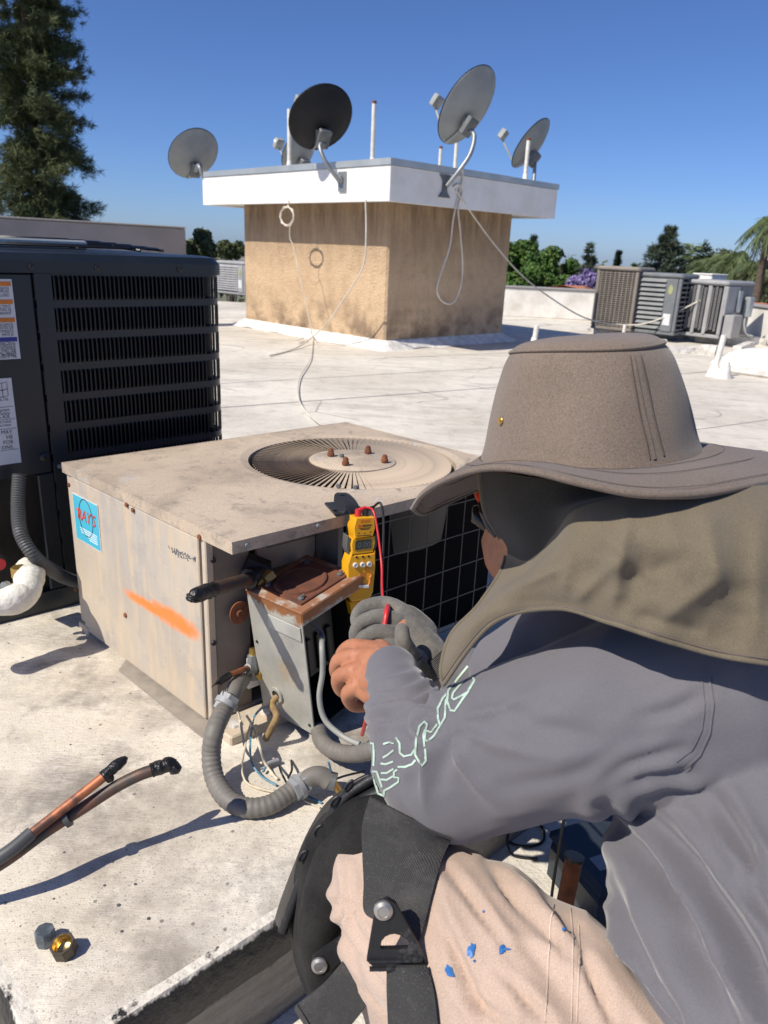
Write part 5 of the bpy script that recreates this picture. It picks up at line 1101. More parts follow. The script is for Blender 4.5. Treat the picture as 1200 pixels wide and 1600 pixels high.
# ------------------------------------------------------------------ things on the deck beyond the worker
MT['casenavy'] = mat('navy_case', (.03, .04, .055), .45); 
tc = thing('tool_case', 'dark tool case with pale label in the shade beside the worker', 'tool case', G(948, 1440, ROOF_Z), math.radians(24))
MB().box(-.045, .16, -.03, .13, 0, .085, .012).build('case_body', MT['casenavy'], tc); MB().box(-.048, .163, -.033, .133, .0855, .105, .010).build('case_lid', MT['casenavy'], tc)
MB().box(-.02, .05, .015, .045, .1052, .1062).build('label', MT['pvcgrey'], tc); MB().box(.02, .07, -.045, -.0335, .06, .085, .004).build('latch', MT['black'], tc)
rp = thing('rusty_pipe', 'short rusty pipe standing beside the dark tool case', 'pipe', G(885, 1405, ROOF_Z), 0); m = MB(); a = U(880, 1425, 1.10); b = U(897, 1342, 1.09); m.tube([a+(a-b)*.4, a, b], .0125, 16); m.build('pipe', MT['rust2'] if 'rust2' in MT else MT['rust'], rp, world=True, smooth=60)
m = MB(); m.tube([b, b+(b-a)*.06], .0145, 16); m.build('pipe_cap', MT['black'], rp, world=True, smooth=40)
tag(cable('black_cord', [U(893, 1200, .98), U(886, 1250, 1.0), U(876, 1310, 1.02), U(866, 1370, 1.04), U(862, 1400, 1.05)], .0022, MT['black'], n=8), 'thin black cord hanging down past the rusty pipe', 'cord')
tag(cable('black_cord', [G(780, 1300, ROOF_Z+.004), G(800, 1318, ROOF_Z+.004), G(830, 1322, ROOF_Z+.004), G(850, 1312, ROOF_Z+.004), G(845, 1290, ROOF_Z+.004), G(820, 1285, ROOF_Z+.004), G(795, 1300, ROOF_Z+.03), G(800, 1335, ROOF_Z+.004), G(840, 1342, ROOF_Z+.004)], .0025, MT['black'], n=8), 'black cord coiled on the deck behind the elbow', 'cord')
# ================================================================== the worker
MT['shirt'] = fabric('grey_violet_jersey', (.152, .147, .166), (.132, .128, .146), sc=5, weave=4200, wstr=.10, sheen=.25, rough=.75, grain=2600)
MT['pants'] = fabric('khaki_twill', (.54, .41, .335), (.47, .355, .285), sc=7, weave=3200, wstr=.22, grain=1500)
MT['hat'] = fabric('taupe_hat_cloth', (.215, .168, .134), (.18, .14, .112), sc=9, weave=3000, wstr=.3)
MT['flapm'] = fabric('olive_flap_cloth', (.170, .142, .100), (.135, .113, .080), sc=7, weave=3000, wstr=.2, grain=1500)
MT['brimm'] = fabric('brim_cloth', (.182, .143, .116), (.155, .122, .10), sc=9, weave=3000, wstr=.3)
MT['glove'] = fabric('grey_suede', (.19, .178, .16), (.10, .095, .088), sc=22, weave=900, wstr=.3)
MT['cuff'] = fabric('ribbed_cuff', (.16, .155, .155), (.10, .10, .10), sc=40, weave=500, wstr=.8)
MT['padm'] = fabric('black_foam', (.010, .010, .011), (.028, .027, .026), sc=26, weave=2600, wstr=.6, sheen=.03, grain=500)
MT['strapm'] = fabric('black_webbing', (.030, .030, .032), (.045, .044, .043), sc=14, weave=2400, wstr=.5)
def m_web():
    m, nt, b = nm('dusty_webbing'); v = co(nt)
    c = mix(nt, rmp(nt, noi(nt, v, 22, 7, .7), [(.5, 0.), (.75, .7)]), (.022, .022, .023), (.085, .082, .078))
    w1 = nt.nodes.new('ShaderNodeTexWave'); w1.inputs['Scale'].default_value = 190; w1.inputs['Distortion'].default_value = .3; nt.links.new(co(nt, rot=(.5, .9, .2)), w1.inputs[0])
    c = mix(nt, rmp(nt, w1.outputs[1], [(.2, .0), (.8, .35)]), c, (.07, .07, .07)); c = mix(nt, rmp(nt, noi(nt, v, 900, 2), [(.6, 0.), (.72, .6)]), c, (.16, .155, .15))
    setv(nt, b.inputs['Base Color'], c); b.inputs['Roughness'].default_value = .9; bump(nt, b, w1.outputs[1], .5, .001); bump(nt, b, noi(nt, v, 30, 4), .3, .006); return m
MT['strapm'] = m_web()
def m_rubber():
    m, nt, b = nm('scuffed_rubber'); v = co(nt)
    c = mix(nt, rmp(nt, noi(nt, v, 28, 8, .75), [(.55, 0.), (.72, .7)]), (.010, .010, .011), (.13, .125, .12))
    setv(nt, b.inputs['Base Color'], c); b.inputs['Roughness'].default_value = .5; bump(nt, b, noi(nt, v, 90, 4), .3, .004); return m
MT['rubber'] = m_rubber()
def m_skin():
    m, nt, b = nm('skin'); v = co(nt)
    c = mix(nt, rmp(nt, noi(nt, v, 30, 5), [(.35, 0.), (.7, 1.)]), (.44, .195, .105), (.36, .14, .075))
    c = mix(nt, rmp(nt, noi(nt, v, 160, 6, .7), [(.5, 0.), (.75, .55)]), c, (.22, .085, .05)); setv(nt, b.inputs['Base Color'], c); b.inputs['Roughness'].default_value = .55; b.inputs['Subsurface Weight'].default_value = .12
    b.inputs['Subsurface Radius'].default_value = (.01, .004, .002); b.inputs['Subsurface Scale'].default_value = .3
    bump(nt, b, noi(nt, v, 60, 4, .55), .35, .004); bump(nt, b, vor(nt, v, 900), .25, .0005); return m
MT['skin'] = m_skin()
MT['mint'] = mat('mint_print', (.50, .66, .56), .6); MT['bluepaint'] = mat('blue_paint', (.03, .15, .42), .5); MT['stitch'] = mat('stitching', (.60, .48, .39), .8); MT['hatstitch'] = mat('hat_stitching', (.135, .11, .097), .9)
MT['lens'] = mat('dark_lens', (.02, .02, .022), .1)
person = thing('person', 'worker in taupe sun hat and grey shirt crouching at the open box', 'person', G(900, 1750, ROOF_Z), 0)

def ball_chain(m, pts, sub=5, n=18, flat=None):
    """tapered rounded limb: pts = (Vector, radius)"""
    q = crom([(*p, r) for p, r in pts], sub) if len(pts) > 2 else [np.array((*p, r)) for p, r in pts]
    P = [Vector(x[:3]) for x in q]; R = [max(.002, float(x[3])) for x in q]
    t0 = (P[0]-P[1]).normalized(); t1 = (P[-1]-P[-2]).normalized(); PP = []; RR = []
    for a in (.05, .35, .65, .88): PP.append(P[0]+t0*R[0]*math.sqrt(1-a*a)); RR.append(R[0]*a)
    PP += P; RR += R
    for a in (.88, .65, .35, .05): PP.append(P[-1]+t1*R[-1]*math.sqrt(1-a*a)); RR.append(R[-1]*a)
    b0 = len(m.v); m.tube(PP, RR, n)
    if flat:
        ax, k = flat; ax = Vector(ax).normalized(); nring = len(PP)
        for i in range(nring):
            for j in range(n):
                idx = b0+i*n+j; v = Vector(m.v[idx])-PP[i]; m.v[idx] = tuple(PP[i]+v+ax*(v.dot(ax)*(k-1)))
def remesh(m, voxel, smooth_it=8, fac=.5):
    me = m.mesh('tmp'); o = bpy.data.objects.new('tmp', me); COL.objects.link(o)
    md = o.modifiers.new('r', 'REMESH'); md.mode = 'VOXEL'; md.voxel_size = voxel; md.use_smooth_shade = True
    if smooth_it: ms = o.modifiers.new('s', 'SMOOTH'); ms.factor = fac; ms.iterations = smooth_it
    dg = bpy.context.evaluated_depsgraph_get(); dg.update(); e = bpy.data.meshes.new_from_object(o.evaluated_get(dg))
    bpy.data.objects.remove(o); bpy.data.meshes.remove(me); return e
def fin(me, name, mt_, parent):
    me.transform(root_matrix(parent).inverted()); me.materials.clear(); me.materials.append(mt_)
    me.polygons.foreach_set('use_smooth', [True]*len(me.polygons)); me.name = name; return link(name, me, parent)
def displace(me, fn):
    n = len(me.vertices); co_ = np.empty(n*3); no = np.empty(n*3); me.vertices.foreach_get('co', co_); me.vertices.foreach_get('normal', no)
    co_ = co_.reshape(-1, 3); no = no.reshape(-1, 3); d = fn(co_, no); co_ += no*d[:, None]; me.vertices.foreach_set('co', co_.ravel()); me.update()
def camspace(P):
    v = P-np.array(CC); d = v@np.array(CF); return 600+FOC*(v@np.array(CR))/d, 800-FOC*(v@np.array(CU))/d, d
def bvh_of(me): return BVHTree.FromPolygons([v.co.copy() for v in me.vertices], [tuple(p.vertices) for p in me.polygons])
def cast(bvh, px, py, d0=.8, off=.002):
    r = ray(px, py); rn = r.normalized(); h = bvh.ray_cast(CC, rn)
    if h[0] is None: return U(px, py, d0)
    n = h[1] if h[1].dot(rn) < 0 else -h[1]
    return h[0]+n*off
def Q(px, py, d, r): return (U(px, py, d), r)
NV = lambda P, s=1.0: mnoise.noise(Vector(P)*s)
# ------------------------------------------------------------------ skeleton chains (photo ray, depth, radius)
L_ARM = [Q(1140, 1080, .67, .088), Q(1000, 1105, .685, .083), Q(880, 1140, .70, .077), Q(770, 1172, .74, .073), Q(694, 1208, .785, .067), Q(657, 1168, .83, .057), Q(634, 1118, .89, .047), Q(618, 1074, .955, .037), Q(612, 1052, .985, .0345)]
R_ARM = [Q(1250, 930, .95, .075), Q(1080, 1000, 1.04, .065), Q(930, 1060, 1.12, .056), Q(830, 1062, 1.14, .050), Q(750, 1058, 1.15, .043), Q(706, 1052, 1.155, .038)]
TORSO = [Q(1130, 990, .80, .125), Q(1190, 1150, .745, .150), Q(1255, 1330, .68, .160), Q(1330, 1520, .61, .168), Q(1420, 1720, .555, .172), Q(1520, 1900, .53, .17)]
knee = U(612, 1383, .80)
L_THIGH = [Q(612, 1385, .80, .068), Q(690, 1455, .745, .083), Q(800, 1560, .68, .094), Q(950, 1730, .605, .097), Q(1180, 1990, .545, .11), Q(1400, 2200, .53, .12)]
foot = Vector((knee.x+.13, knee.y-.16, ROOF_Z+.09))
L_SHIN = [(knee+Vector((0, 0, -.005)), .066), (knee.lerp(foot, .35)+Vector((.0, -.02, 0)), .060), (knee.lerp(foot, .7), .052), (foot, .045)]
R_THIGH = [Q(1500, 1900, .62, .12), Q(1350, 1720, .76, .10), Q(1180, 1590, .88, .088), Q(1060, 1525, .965, .072)]
rk = U(1060, 1525, .965); rfoot = Vector((rk.x+.34, rk.y-.22, ROOF_Z+.07))
R_SHIN = [(rk, .068), (rk.lerp(rfoot, .5), .06), (rfoot, .048)]
def thin(ch, k): return [(p, r*k) for p, r in ch]
# ------------------------------------------------------------------ body: one skin surface with head and both hands
m = MB()
for ch in (L_ARM, R_ARM, TORSO, L_THIGH, L_SHIN, R_THIGH, R_SHIN): ball_chain(m, thin(ch, .80))
ball_chain(m, [Q(1130, 990, .80, .10), Q(1010, 900, .80, .062), Q(920, 850, .80, .056)])            # neck leaning forward
HC = U(884, 800, .80); FACE = (U(760, 850, .86)-HC).normalized()
ball_chain(m, [Q(905, 775, .79, .088), Q(880, 800, .80, .086), Q(840, 850, .825, .062)])             # skull to jaw
ball_chain(m, [Q(848, 800, .83, .05), Q(846, 850, .835, .045), Q(840, 890, .835, .030)])             # face front
ball_chain(m, [Q(818, 792, .845, .014), Q(806, 822, .855, .013), Q(812, 832, .85, .012)], n=10)      # nose
ball_chain(m, [Q(808, 852, .85, .010), Q(815, 858, .84, .011)], n=10)                                # lips
ball_chain(m, [Q(905, 800, .715, .014), Q(905, 822, .717, .011), Q(898, 838, .72, .008)], n=10)      # ear
# bare left fist
HAND = [
 [Q(613, 1056, .98, .0265), Q(598, 1046, 1.005, .0260), Q(580, 1034, 1.035, .0225), Q(566, 1026, 1.055, .0150)],
 [Q(611, 1064, .98, .0250), Q(592, 1066, 1.00, .0250), Q(572, 1058, 1.02, .0205), Q(560, 1050, 1.032, .0150)],
 [Q(604, 1074, .985, .0190), Q(586, 1082, 1.00, .0190), Q(570, 1078, 1.012, .0150)],
 [Q(598, 1032, 1.02, .0210), Q(582, 1020, 1.05, .0175), Q(572, 1014, 1.065, .0140)],
 [Q(574, 1014, 1.062, .0128), Q(548, 1010, 1.088, .0112), Q(533, 1026, 1.112, .0098), Q(548, 1044, 1.118, .0088)],
 [Q(558, 1026, 1.046, .0130), Q(531, 1031, 1.066, .0116), Q(526, 1052, 1.092, .0100), Q(546, 1064, 1.098, .0090)],
 [Q(553, 1048, 1.030, .0125), Q(530, 1058, 1.046, .0112), Q(533, 1078, 1.068, .0098), Q(553, 1086, 1.074, .0088)],
 [Q(560, 1072, 1.012, .0118), Q(543, 1084, 1.026, .0102), Q(551, 1102, 1.044, .0090), Q(570, 1104, 1.050, .0080)],
 [Q(604, 1026, 1.02, .0160), Q(592, 1012, 1.065, .0128), Q(574, 1026, 1.112, .0108), Q(560, 1042, 1.125, .0095)],
]
for ch in HAND: ball_chain(m, ch, n=14)
# right wrist inside the glove
RH = [[Q(706, 1052, 1.155, .029), Q(684, 1040, 1.165, .027), Q(655, 1010, 1.17, .026), Q(630, 985, 1.175, .024)]]
for ch in RH: ball_chain(m, ch, n=14)
for ch in ([(foot, .04), (foot+Vector((-.05, .10, -.045)), .035), (foot+Vector((-.08, .17, -.05)), .03)], [(rfoot, .04), (rfoot+Vector((.08, -.08, -.02)), .035)]): ball_chain(m, ch)
bodyme = remesh(m, .0026, 2)
body = fin(bodyme, 'body', MT['skin'], person)
for px, py, d in ((822, 808, .805), (800, 806, .865)):
    e_ = MB(); ee = U(px, py, d); e_.lathe([(.0005, -.011), (.008, -.008), (.011, 0), (.008, .008), (.0005, .011)], 14, Matrix.Translation(ee)); e_.build('eye', MT['labelw'], body, world=True, smooth=80)
# ------------------------------------------------------------------ shirt
m = MB(); ball_chain(m, L_ARM, n=24); ball_chain(m, R_ARM, n=20)
ball_chain(m, TORSO, n=28, flat=((0.3, -.2, 0), 1.0))
ball_chain(m, [Q(1160, 1060, .72, .10), Q(1020, 1030, .75, .085), Q(900, 1030, .80, .075), Q(815, 1055, .82, .058)], n=20)   # front of the shoulder and chest
ball_chain(m, [Q(1250, 930, .95, .09), Q(1150, 960, .86, .11), Q(1060, 1000, .80, .10)], n=20)
ball_chain(m, [Q(1120, 960, .80, .10), Q(1010, 905, .80, .075)], n=18)
shirtme = remesh(m, .0042, 10)
EL = np.array(U(694, 1208, .785)); 
def shirt_d(P, N_):
    x, y, d = camspace(P); out = np.zeros(len(P))
    # stretch folds across the forearm and inner elbow
    fo = np.clip(1-((x-628)/75)**2, 0, 1)*np.clip(1-((y-1110)/75)**2, 0, 1)
    ph = ((y-1080)*.93+(x-620)*.36); out += fo*.0050*np.sin(ph*.30+1.8*np.sin(x*.035)+.02*(x-620))
    # folds fanning from the inner elbow along the upper arm
    cx_, cy_ = 700., 1120.; an = np.arctan2(y-cy_, x-cx_); rad = np.hypot(x-cx_, y-cy_)
    f2 = np.clip(1-(rad-70)/190, 0, 1)*(rad > 5)*np.clip((y-1040)/60, 0, 1)*np.clip((1290-y)/60, 0, 1); out += f2*.0085*(np.power(1-np.abs(np.sin(an*4.5+rad*.009)), 2.0)-.3)*np.clip(rad/60, 0, 1)
    # armpit gathers
    cx_, cy_ = 1010., 1215.; an = np.arctan2(y-cy_, x-cx_); rad = np.hypot(x-cx_, y-cy_); f3 = np.clip(1-rad/240, 0, 1)*np.clip((rad-45)/90, 0, 1)*np.clip((y-1120)/60, 0, 1); out += f3*.0050*np.sin(an*6.0+.012*rad+.7*np.sin(x*.02))
    # long hanging folds on the torso
    f4 = np.clip((y-1230)/120, 0, 1)*np.clip((x-900)/60, 0, 1); u_ = (x-985)*.86-(y-1400)*.50; out += f4*(.0080*np.sin(u_*.022+.9*np.sin(y*.006)+.6)+.016*np.power(1-np.abs(np.sin(u_*.0155+.5*np.sin(y*.007)+.4)), 3.0)+.007*np.power(1-np.abs(np.sin(u_*.034+.8*np.sin(y*.011)+1.2)), 3.0))
    def crease(pts, am, wd):
        best = np.full(len(P), 1e9); tt = np.zeros(len(P)); n_ = len(pts)-1
        for k in range(n_):
            (xa, ya), (xb, yb_) = pts[k], pts[k+1]; L2 = (xb-xa)**2+(yb_-ya)**2; t = np.clip(((x-xa)*(xb-xa)+(y-ya)*(yb_-ya))/L2, 0, 1)
            dd = np.hypot(x-xa-t*(xb-xa), y-ya-t*(yb_-ya)); nw = dd < best; best = np.where(nw, dd, best); tt = np.where(nw, (k+t)/n_, tt)
        return am*np.sqrt(np.clip(np.sin(np.pi*np.clip(tt, .03, .97)), 0, 1))*(np.exp(-((best-wd*1.5)/wd)**2)*.8-np.exp(-(best/(wd*.8))**2))
    for pts, am, wd in (([(712, 1098), (676, 1112), (648, 1142), (634, 1190)], 0.0056, 11), ([(716, 1120), (676, 1146), (652, 1186), (648, 1230)], 0.0046, 12), ([(735, 1130), (702, 1168), (688, 1222)], 0.0034, 13), ([(582, 1096), (620, 1104), (664, 1096)], 0.0025, 8), ([(584, 1118), (620, 1130), (660, 1118)], 0.0028, 9), ([(586, 1146), (612, 1156), (646, 1142)], 0.0024, 9), ([(590, 1075), (615, 1082), (648, 1076)], 0.0020, 7),
        ([(760, 1085), (830, 1130), (930, 1150)], 0.0022, 16), ([(790, 1230), (870, 1215), (960, 1185)], 0.0025, 16), ([(930, 1222), (985, 1192), (1065, 1168)], 0.0043, 12), ([(950, 1228), (1010, 1210), (1090, 1205)], 0.0043, 12), ([(985, 1240), (1040, 1232), (1100, 1240)], 0.0031, 11), ([(1000, 1120), (1050, 1110), (1100, 1085)], 0.0028, 13),
        ([(945, 1255), (1010, 1330), (1085, 1440), (1160, 1600)], .0130, 17), ([(985, 1400), (1030, 1480), (1090, 1590)], .0120, 15), ([(1000, 1260), (1080, 1340), (1170, 1480), (1230, 1620)], .0110, 18), ([(1110, 1230), (1170, 1330), (1215, 1460)], .0080, 16), ([(1000, 1490), (1040, 1560), (1070, 1620)], .0090, 12)):
        out += crease(pts, am, wd)
    for i in range(len(P)):
        p = P[i]; out[i] += .0032*max(0, 1-abs(mnoise.noise(Vector((p[0]*7, p[1]*7, p[2]*5))))*3)**2+.0022*mnoise.noise(Vector((p[0]*14, p[1]*14, p[2]*9)))+.0010*mnoise.noise(Vector((p[0]*34, p[1]*34, p[2]*30)))
    return out
displace(shirtme, shirt_d)
SB = bvh_of(shirtme); shirt = fin(shirtme, 'shirt', MT['shirt'], person)
def ribbon(m, pts, bvh, wpx, off=.0012, d0=.8, step=4.0):
    """a flat strip laid along the cloth"""
    P = [np.array(p, float) for p in pts]; dense = []
    for a, b in zip(P[:-1], P[1:]):
        k = max(1, int(np.linalg.norm(b-a)/step)); dense += [a+(b-a)*i/k for i in range(k)]
    dense.append(P[-1]); rows = []
    for i, p in enumerate(dense):
        t = dense[min(i+1, len(dense)-1)]-dense[max(i-1, 0)]; t = t/(np.linalg.norm(t)+1e-9); s = np.array([-t[1], t[0]])*wpx/2
        rows.append([cast(bvh, *(p-s), d0, off), cast(bvh, *p, d0, off*1.25), cast(bvh, *(p+s), d0, off)])
    m.grid(rows)
def drape(name, rows, bvh, mt_, parent, off=.004, th=.003, d0=.8, sub=6, bulge=0.0):
    """cloth strip stretched over a surface: rows of (px,py) left-right pairs, smoothed so that it bridges hollows"""
    cs = crom([tuple(a)+tuple(b) for a, b in rows], sub); K_ = 11; PX = []; D_ = []
    for c in cs:
        a, b = c[:2], c[2:]; pr = [a+(b-a)*k/(K_-1) for k in range(K_)]; PX.append(pr); dr = []
        for p in pr:
            h = bvh.ray_cast(CC, ray(*p).normalized()); dr.append((h[0]-CC).dot(CF) if h[0] is not None else np.nan)
        D_.append(dr)
    D_ = np.array(D_); D_ = np.where(np.isnan(D_), np.nanmedian(D_), D_); D_ = np.minimum(D_, np.median(D_)+.03); S_ = D_.copy()
    for it in range(60):
        E_ = np.pad(S_, 1, mode='edge'); S_ = np.minimum(.25*(E_[:-2, 1:-1]+E_[2:, 1:-1]+E_[1:-1, :-2]+E_[1:-1, 2:]), D_)
    S_ -= off; m = MB(); loop = []
    for pr, dr in zip(PX, S_):
        top = [U(p[0], p[1], d-bulge*math.sin(math.pi*k/(K_-1))) for k, (p, d) in enumerate(zip(pr, dr))]; loop.append(top+[q+CF*th for q in top[::-1]])
    m.loft(loop); return m.build(name, mt_, parent, world=True, smooth=50)
lt = lambda pts: [(500+x*.3, 900+y*.3) for x, y in pts]
LET = [[(770, 470), (720, 530), (668, 600), (664, 650), (680, 700), (702, 704), (745, 640), (775, 600)], [(792, 520), (806, 545), (770, 605), (740, 625), (700, 645), (688, 636), (695, 610), (755, 540)],
 [(664, 612), (640, 640), (615, 690), (616, 740), (627, 780), (652, 735), (655, 680), (660, 640)], [(627, 780), (595, 832), (560, 860), (547, 850), (552, 800), (560, 772), (545, 757), (520, 780), (503, 850), (497, 930), (531, 987), (552, 960), (548, 900), (540, 830), (546, 800), (580, 812), (612, 770)],
 [(398, 842), (416, 872), (418, 920), (440, 940), (478, 930), (497, 900)], [(408, 995), (445, 995), (482, 980), (499, 958)], [(332, 876), (360, 868), (388, 872)], [(330, 946), (355, 930), (386, 905)], [(318, 976), (345, 980), (384, 966)], [(320, 1026), (350, 1026), (386, 1004)], [(318, 1058), (350, 1062), (384, 1042)],
 [(406, 1008), (388, 1020), (388, 1048), (412, 1050), (410, 1072), (370, 1100), (336, 1118), (336, 1146), (300, 1132)], [(264, 872), (280, 872), (283, 930), (281, 990)], [(274, 1018), (298, 1018), (312, 1060), (326, 1100)], [(276, 1040), (290, 1090), (302, 1132)]]
lm = MB()
for L in LET: ribbon(lm, lt(L), SB, 3.2, .0007)
lm.build('sleeve_print', MT['mint'], shirt, world=True)
sm = MB(); ribbon(sm, [(1108, 1060), (1114, 1100), (1108, 1145), (1092, 1180), (1068, 1200)], SB, 4.0, .0014); sm.build('shoulder_seam', MT['shirt'], shirt, world=True, smooth=80)
sm = MB(); ribbon(sm, [(1096, 1060), (1101, 1100), (1096, 1140), (1080, 1172), (1056, 1190)], SB, 2.0, .0012); sm.build('shoulder_seam', MT['shirt'], shirt, world=True, smooth=80)
# ------------------------------------------------------------------ trousers
m = MB()
for ch in (L_THIGH, L_SHIN, R_THIGH, R_SHIN): ball_chain(m, ch, n=24)
ball_chain(m, [Q(1400, 1900, .60, .15), Q(1500, 2050, .56, .16)], n=24)
pm = remesh(m, .0045, 10)
def pants_d(P, N_):
    x, y, d = camspace(P); out = np.zeros(len(P))
    u_ = (x-700)*.80-(y-1450)*.60; w_ = (x-700)*.60+(y-1450)*.80
    out += np.clip((y-1330)/60, 0, 1)*(.0035*np.sin(u_*.045+.5*np.sin(w_*.01))*np.clip(1-abs(u_)/260, 0, 1)+.0020*np.sin(u_*.105+w_*.012))
    def pc(xa, ya, xb, yb_, am, wd):
        L2 = (xb-xa)**2+(yb_-ya)**2; t = ((x-xa)*(xb-xa)+(y-ya)*(yb_-ya))/L2; tc = np.clip(t, 0, 1); dd = np.hypot(x-xa-tc*(xb-xa), y-ya-tc*(yb_-ya)); return am*np.sqrt(np.sin(np.pi*np.clip(tc, .04, .96)))*(np.exp(-((dd-wd*1.5)/wd)**2)*.8-np.exp(-(dd/(wd*.8))**2))
    for a_ in ((700, 1360, 790, 1480, .005, 9), (760, 1345, 880, 1500, .006, 11), (690, 1430, 760, 1600, .006, 10), (820, 1400, 900, 1520, .005, 9), (720, 1550, 800, 1600, .005, 9), (900, 1490, 960, 1600, .006, 10), (530, 1400, 555, 1480, .006, 8), (520, 1440, 600, 1540, .007, 9), (545, 1360, 560, 1420, .004, 7), (780, 1520, 860, 1600, .005, 9)): out += pc(*a_)
    kx, ky = 560., 1420.; an = np.arctan2(y-ky, x-kx); rad = np.hypot(x-kx, y-ky); out += np.clip(1-rad/150, 0, 1)*.004*np.sin(an*7+rad*.03)
    for i in range(len(P)):
        p = P[i]; out[i] += .0030*mnoise.noise(Vector((p[0]*12, p[1]*12, p[2]*12)))+.0016*mnoise.noise(Vector((p[0]*40, p[1]*40, p[2]*40)))+.0050*(1-abs(mnoise.noise(Vector((x[i]*.011-y[i]*.007, x[i]*.003+y[i]*.003, 2.0))))*2.2)**3
    return out
displace(pm, pants_d); PB = bvh_of(pm); pants = fin(pm, 'trousers', MT['pants'], person)
pt = lambda L: [(700+x*.41667, 1180+y*.41667) for x, y in L]
for L in ([(395, 560), (385, 640), (380, 720), (372, 850), (365, 1005)], [(458, 575), (465, 640), (468, 720), (468, 850), (462, 1005)], [(490, 640), (492, 720), (490, 850), (482, 1005)]):
    sm = MB(); ribbon(sm, pt(L), PB, 2.0, .0008); sm.build('stitched_seam', MT['stitch'], pants, world=True)
for cx_, cy_, w_, h_, rot in ((703, 1519, 5, 12, -.4), (737, 1487, 6, 13, .1), (784, 1484, 5, 9, .0), (790, 1484, 8, 2, 0), (741, 1502, 2, 2, 0), (881, 1453, 4, 3, .3), (757, 1424, 2, 2, 0)):
    bm2 = MB(); pts = []; rr = random.Random(int(cx_))
    for k in range(14):
        a = 2*math.pi*k/14; f_ = .7+.5*rr.random(); x_ = w_*f_*math.cos(a); y_ = h_*f_*math.sin(a); pts.append(cast(PB, cx_+x_*math.cos(rot)-y_*math.sin(rot), cy_+x_*math.sin(rot)+y_*math.cos(rot), .7, .0013))
    c_ = cast(PB, cx_, cy_, .7, .0022); bm2.add([c_]+pts, [(0, k+1, (k+1) % 14+1) for k in range(14)]); bm2.build('paint_spot', MT['bluepaint'], pants, world=True)
# boots
for nm_, f0, dr in (('boot', foot, Vector((-.08, .17, -.05))), ('boot', rfoot, Vector((.09, -.08, -.02)))):
    m = MB(); ball_chain(m, [(f0+Vector((0, 0, .06)), .055), (f0+Vector((0, 0, -.03)), .055), (f0+dr*.6+Vector((0, 0, -.02)), .05), (f0+dr, .042)]); bm3 = remesh(m, .006, 4); bo = fin(bm3, nm_, MT['black'], person)
# ------------------------------------------------------------------ knee pad
def sweep(path, ax_dir, ra, rb, n=16):
    """thick curved shell: section stretched along ax_dir"""
    q = crom([(*p, s) for p, s in path], 8); m = MB(); rings = []; a = Vector(ax_dir).normalized()
    for i, c in enumerate(q):
        p = Vector(c[:3]); t = (Vector(q[min(i+1, len(q)-1)][:3])-Vector(q[max(i-1, 0)][:3])).normalized(); b = t.cross(a).normalized(); s = c[3]
        rings.append([p+a*(ra*math.copysign(abs(math.cos(w_))**.7, math.cos(w_)))*min(s, 1.0)+b*(rb*math.copysign(abs(math.sin(w_))**.7, math.sin(w_)))*s for w_ in (2*math.pi*k/n for k in range(n))])
    m.loft(rings); return m
KA = (ray(500, 1380).normalized()+CR*-.10+CU*.06).normalized()     # across the knee, away from the lens
pad_path = [(U(705, 1275, .775), .8), (U(640, 1288, .785), 1.3), (U(578, 1308, .80), 1.6), (U(532, 1352, .815), 1.5), (U(508, 1415, .825), 1.15), (U(500, 1475, .83), 1.0), (U(515, 1535, .82), .95), (U(535, 1580, .81), .8)]
pad = sweep([(p+KA*.055, s) for p, s in pad_path], KA, .062, .0285).build('knee_pad', MT['padm'], person, world=True, smooth=80)
q = crom([(*(p-CF*.004+KA*.006), .024*min(s_, 1.25)) for p, s_ in pad_path], 8); m = MB(); m.tube([Vector(c[:3]) for c in q], [float(c[3])*(1+.06*mnoise.noise(Vector(c[:3])*40)) for c in q], 18); m.build('padded_edge', MT['padm'], pad, world=True, smooth=80)
sh_path = [(U(640, 1190, .83), .7), (U(585, 1215, .835), .95), (U(535, 1250, .84), 1.0), (U(500, 1305, .845), 1.0), (U(473, 1370, .85), 1.0), (U(452, 1425, .85), .98), (U(441, 1455, .85), .8)]
sweep([(p+KA*.07, s) for p, s in sh_path], KA, .078, .0052).build('outer_shell', MT['rubber'], pad, world=True, smooth=60)
q = crom([tuple(p) for p, s in sh_path], 8); m = MB(); m.tube([Vector(c)-KA*.005 for c in q], .0058, 10); m.build('shell_rim', MT['rubber'], pad, world=True, smooth=70)
sp2 = [(U(612, 1232, .822), 1.0), (U(556, 1262, .83), 1.0), (U(518, 1312, .838), 1.0), (U(492, 1375, .842), 1.0), (U(474, 1432, .842), .9)]
sweep([(p+KA*.06, s) for p, s in sp2], KA, .068, .014).build('inner_shell', MT['rubber'], pad, world=True, smooth=70)
for px, py in ((523, 1253), (497, 1298), (473, 1338), (545, 1228)):
    c_ = U(px, py, .828); m = MB(); M_ = frame(c_, (CR*.6+CU*.8), (CU*.6-CR*.8)); M_ = M_ @ Matrix.Diagonal((1.25, .55, 1, 1)); m.lathe([(.0062, -.003), (.0066, -.0004), (.0050, .0002), (.0044, -.002), (.0005, -.002)], 16, M_); m.build('vent_eyelet', MT['black'], pad, world=True, smooth=40)
allb = MB()
for o_ in (pad,):
    Mx = root_matrix(pad)
    for v_ in o_.data.vertices: pass
def bvh_multi(objs):
    V_, F_ = [], []
    for o_ in objs:
        Mx = root_matrix(o_); b0 = len(V_); V_ += [Mx @ v_.co for v_ in o_.data.vertices]; F_ += [tuple(b0+i for i in p.vertices) for p in o_.data.polygons]
    return BVHTree.FromPolygons(V_, F_)
KB = bvh_multi([pants, pad])
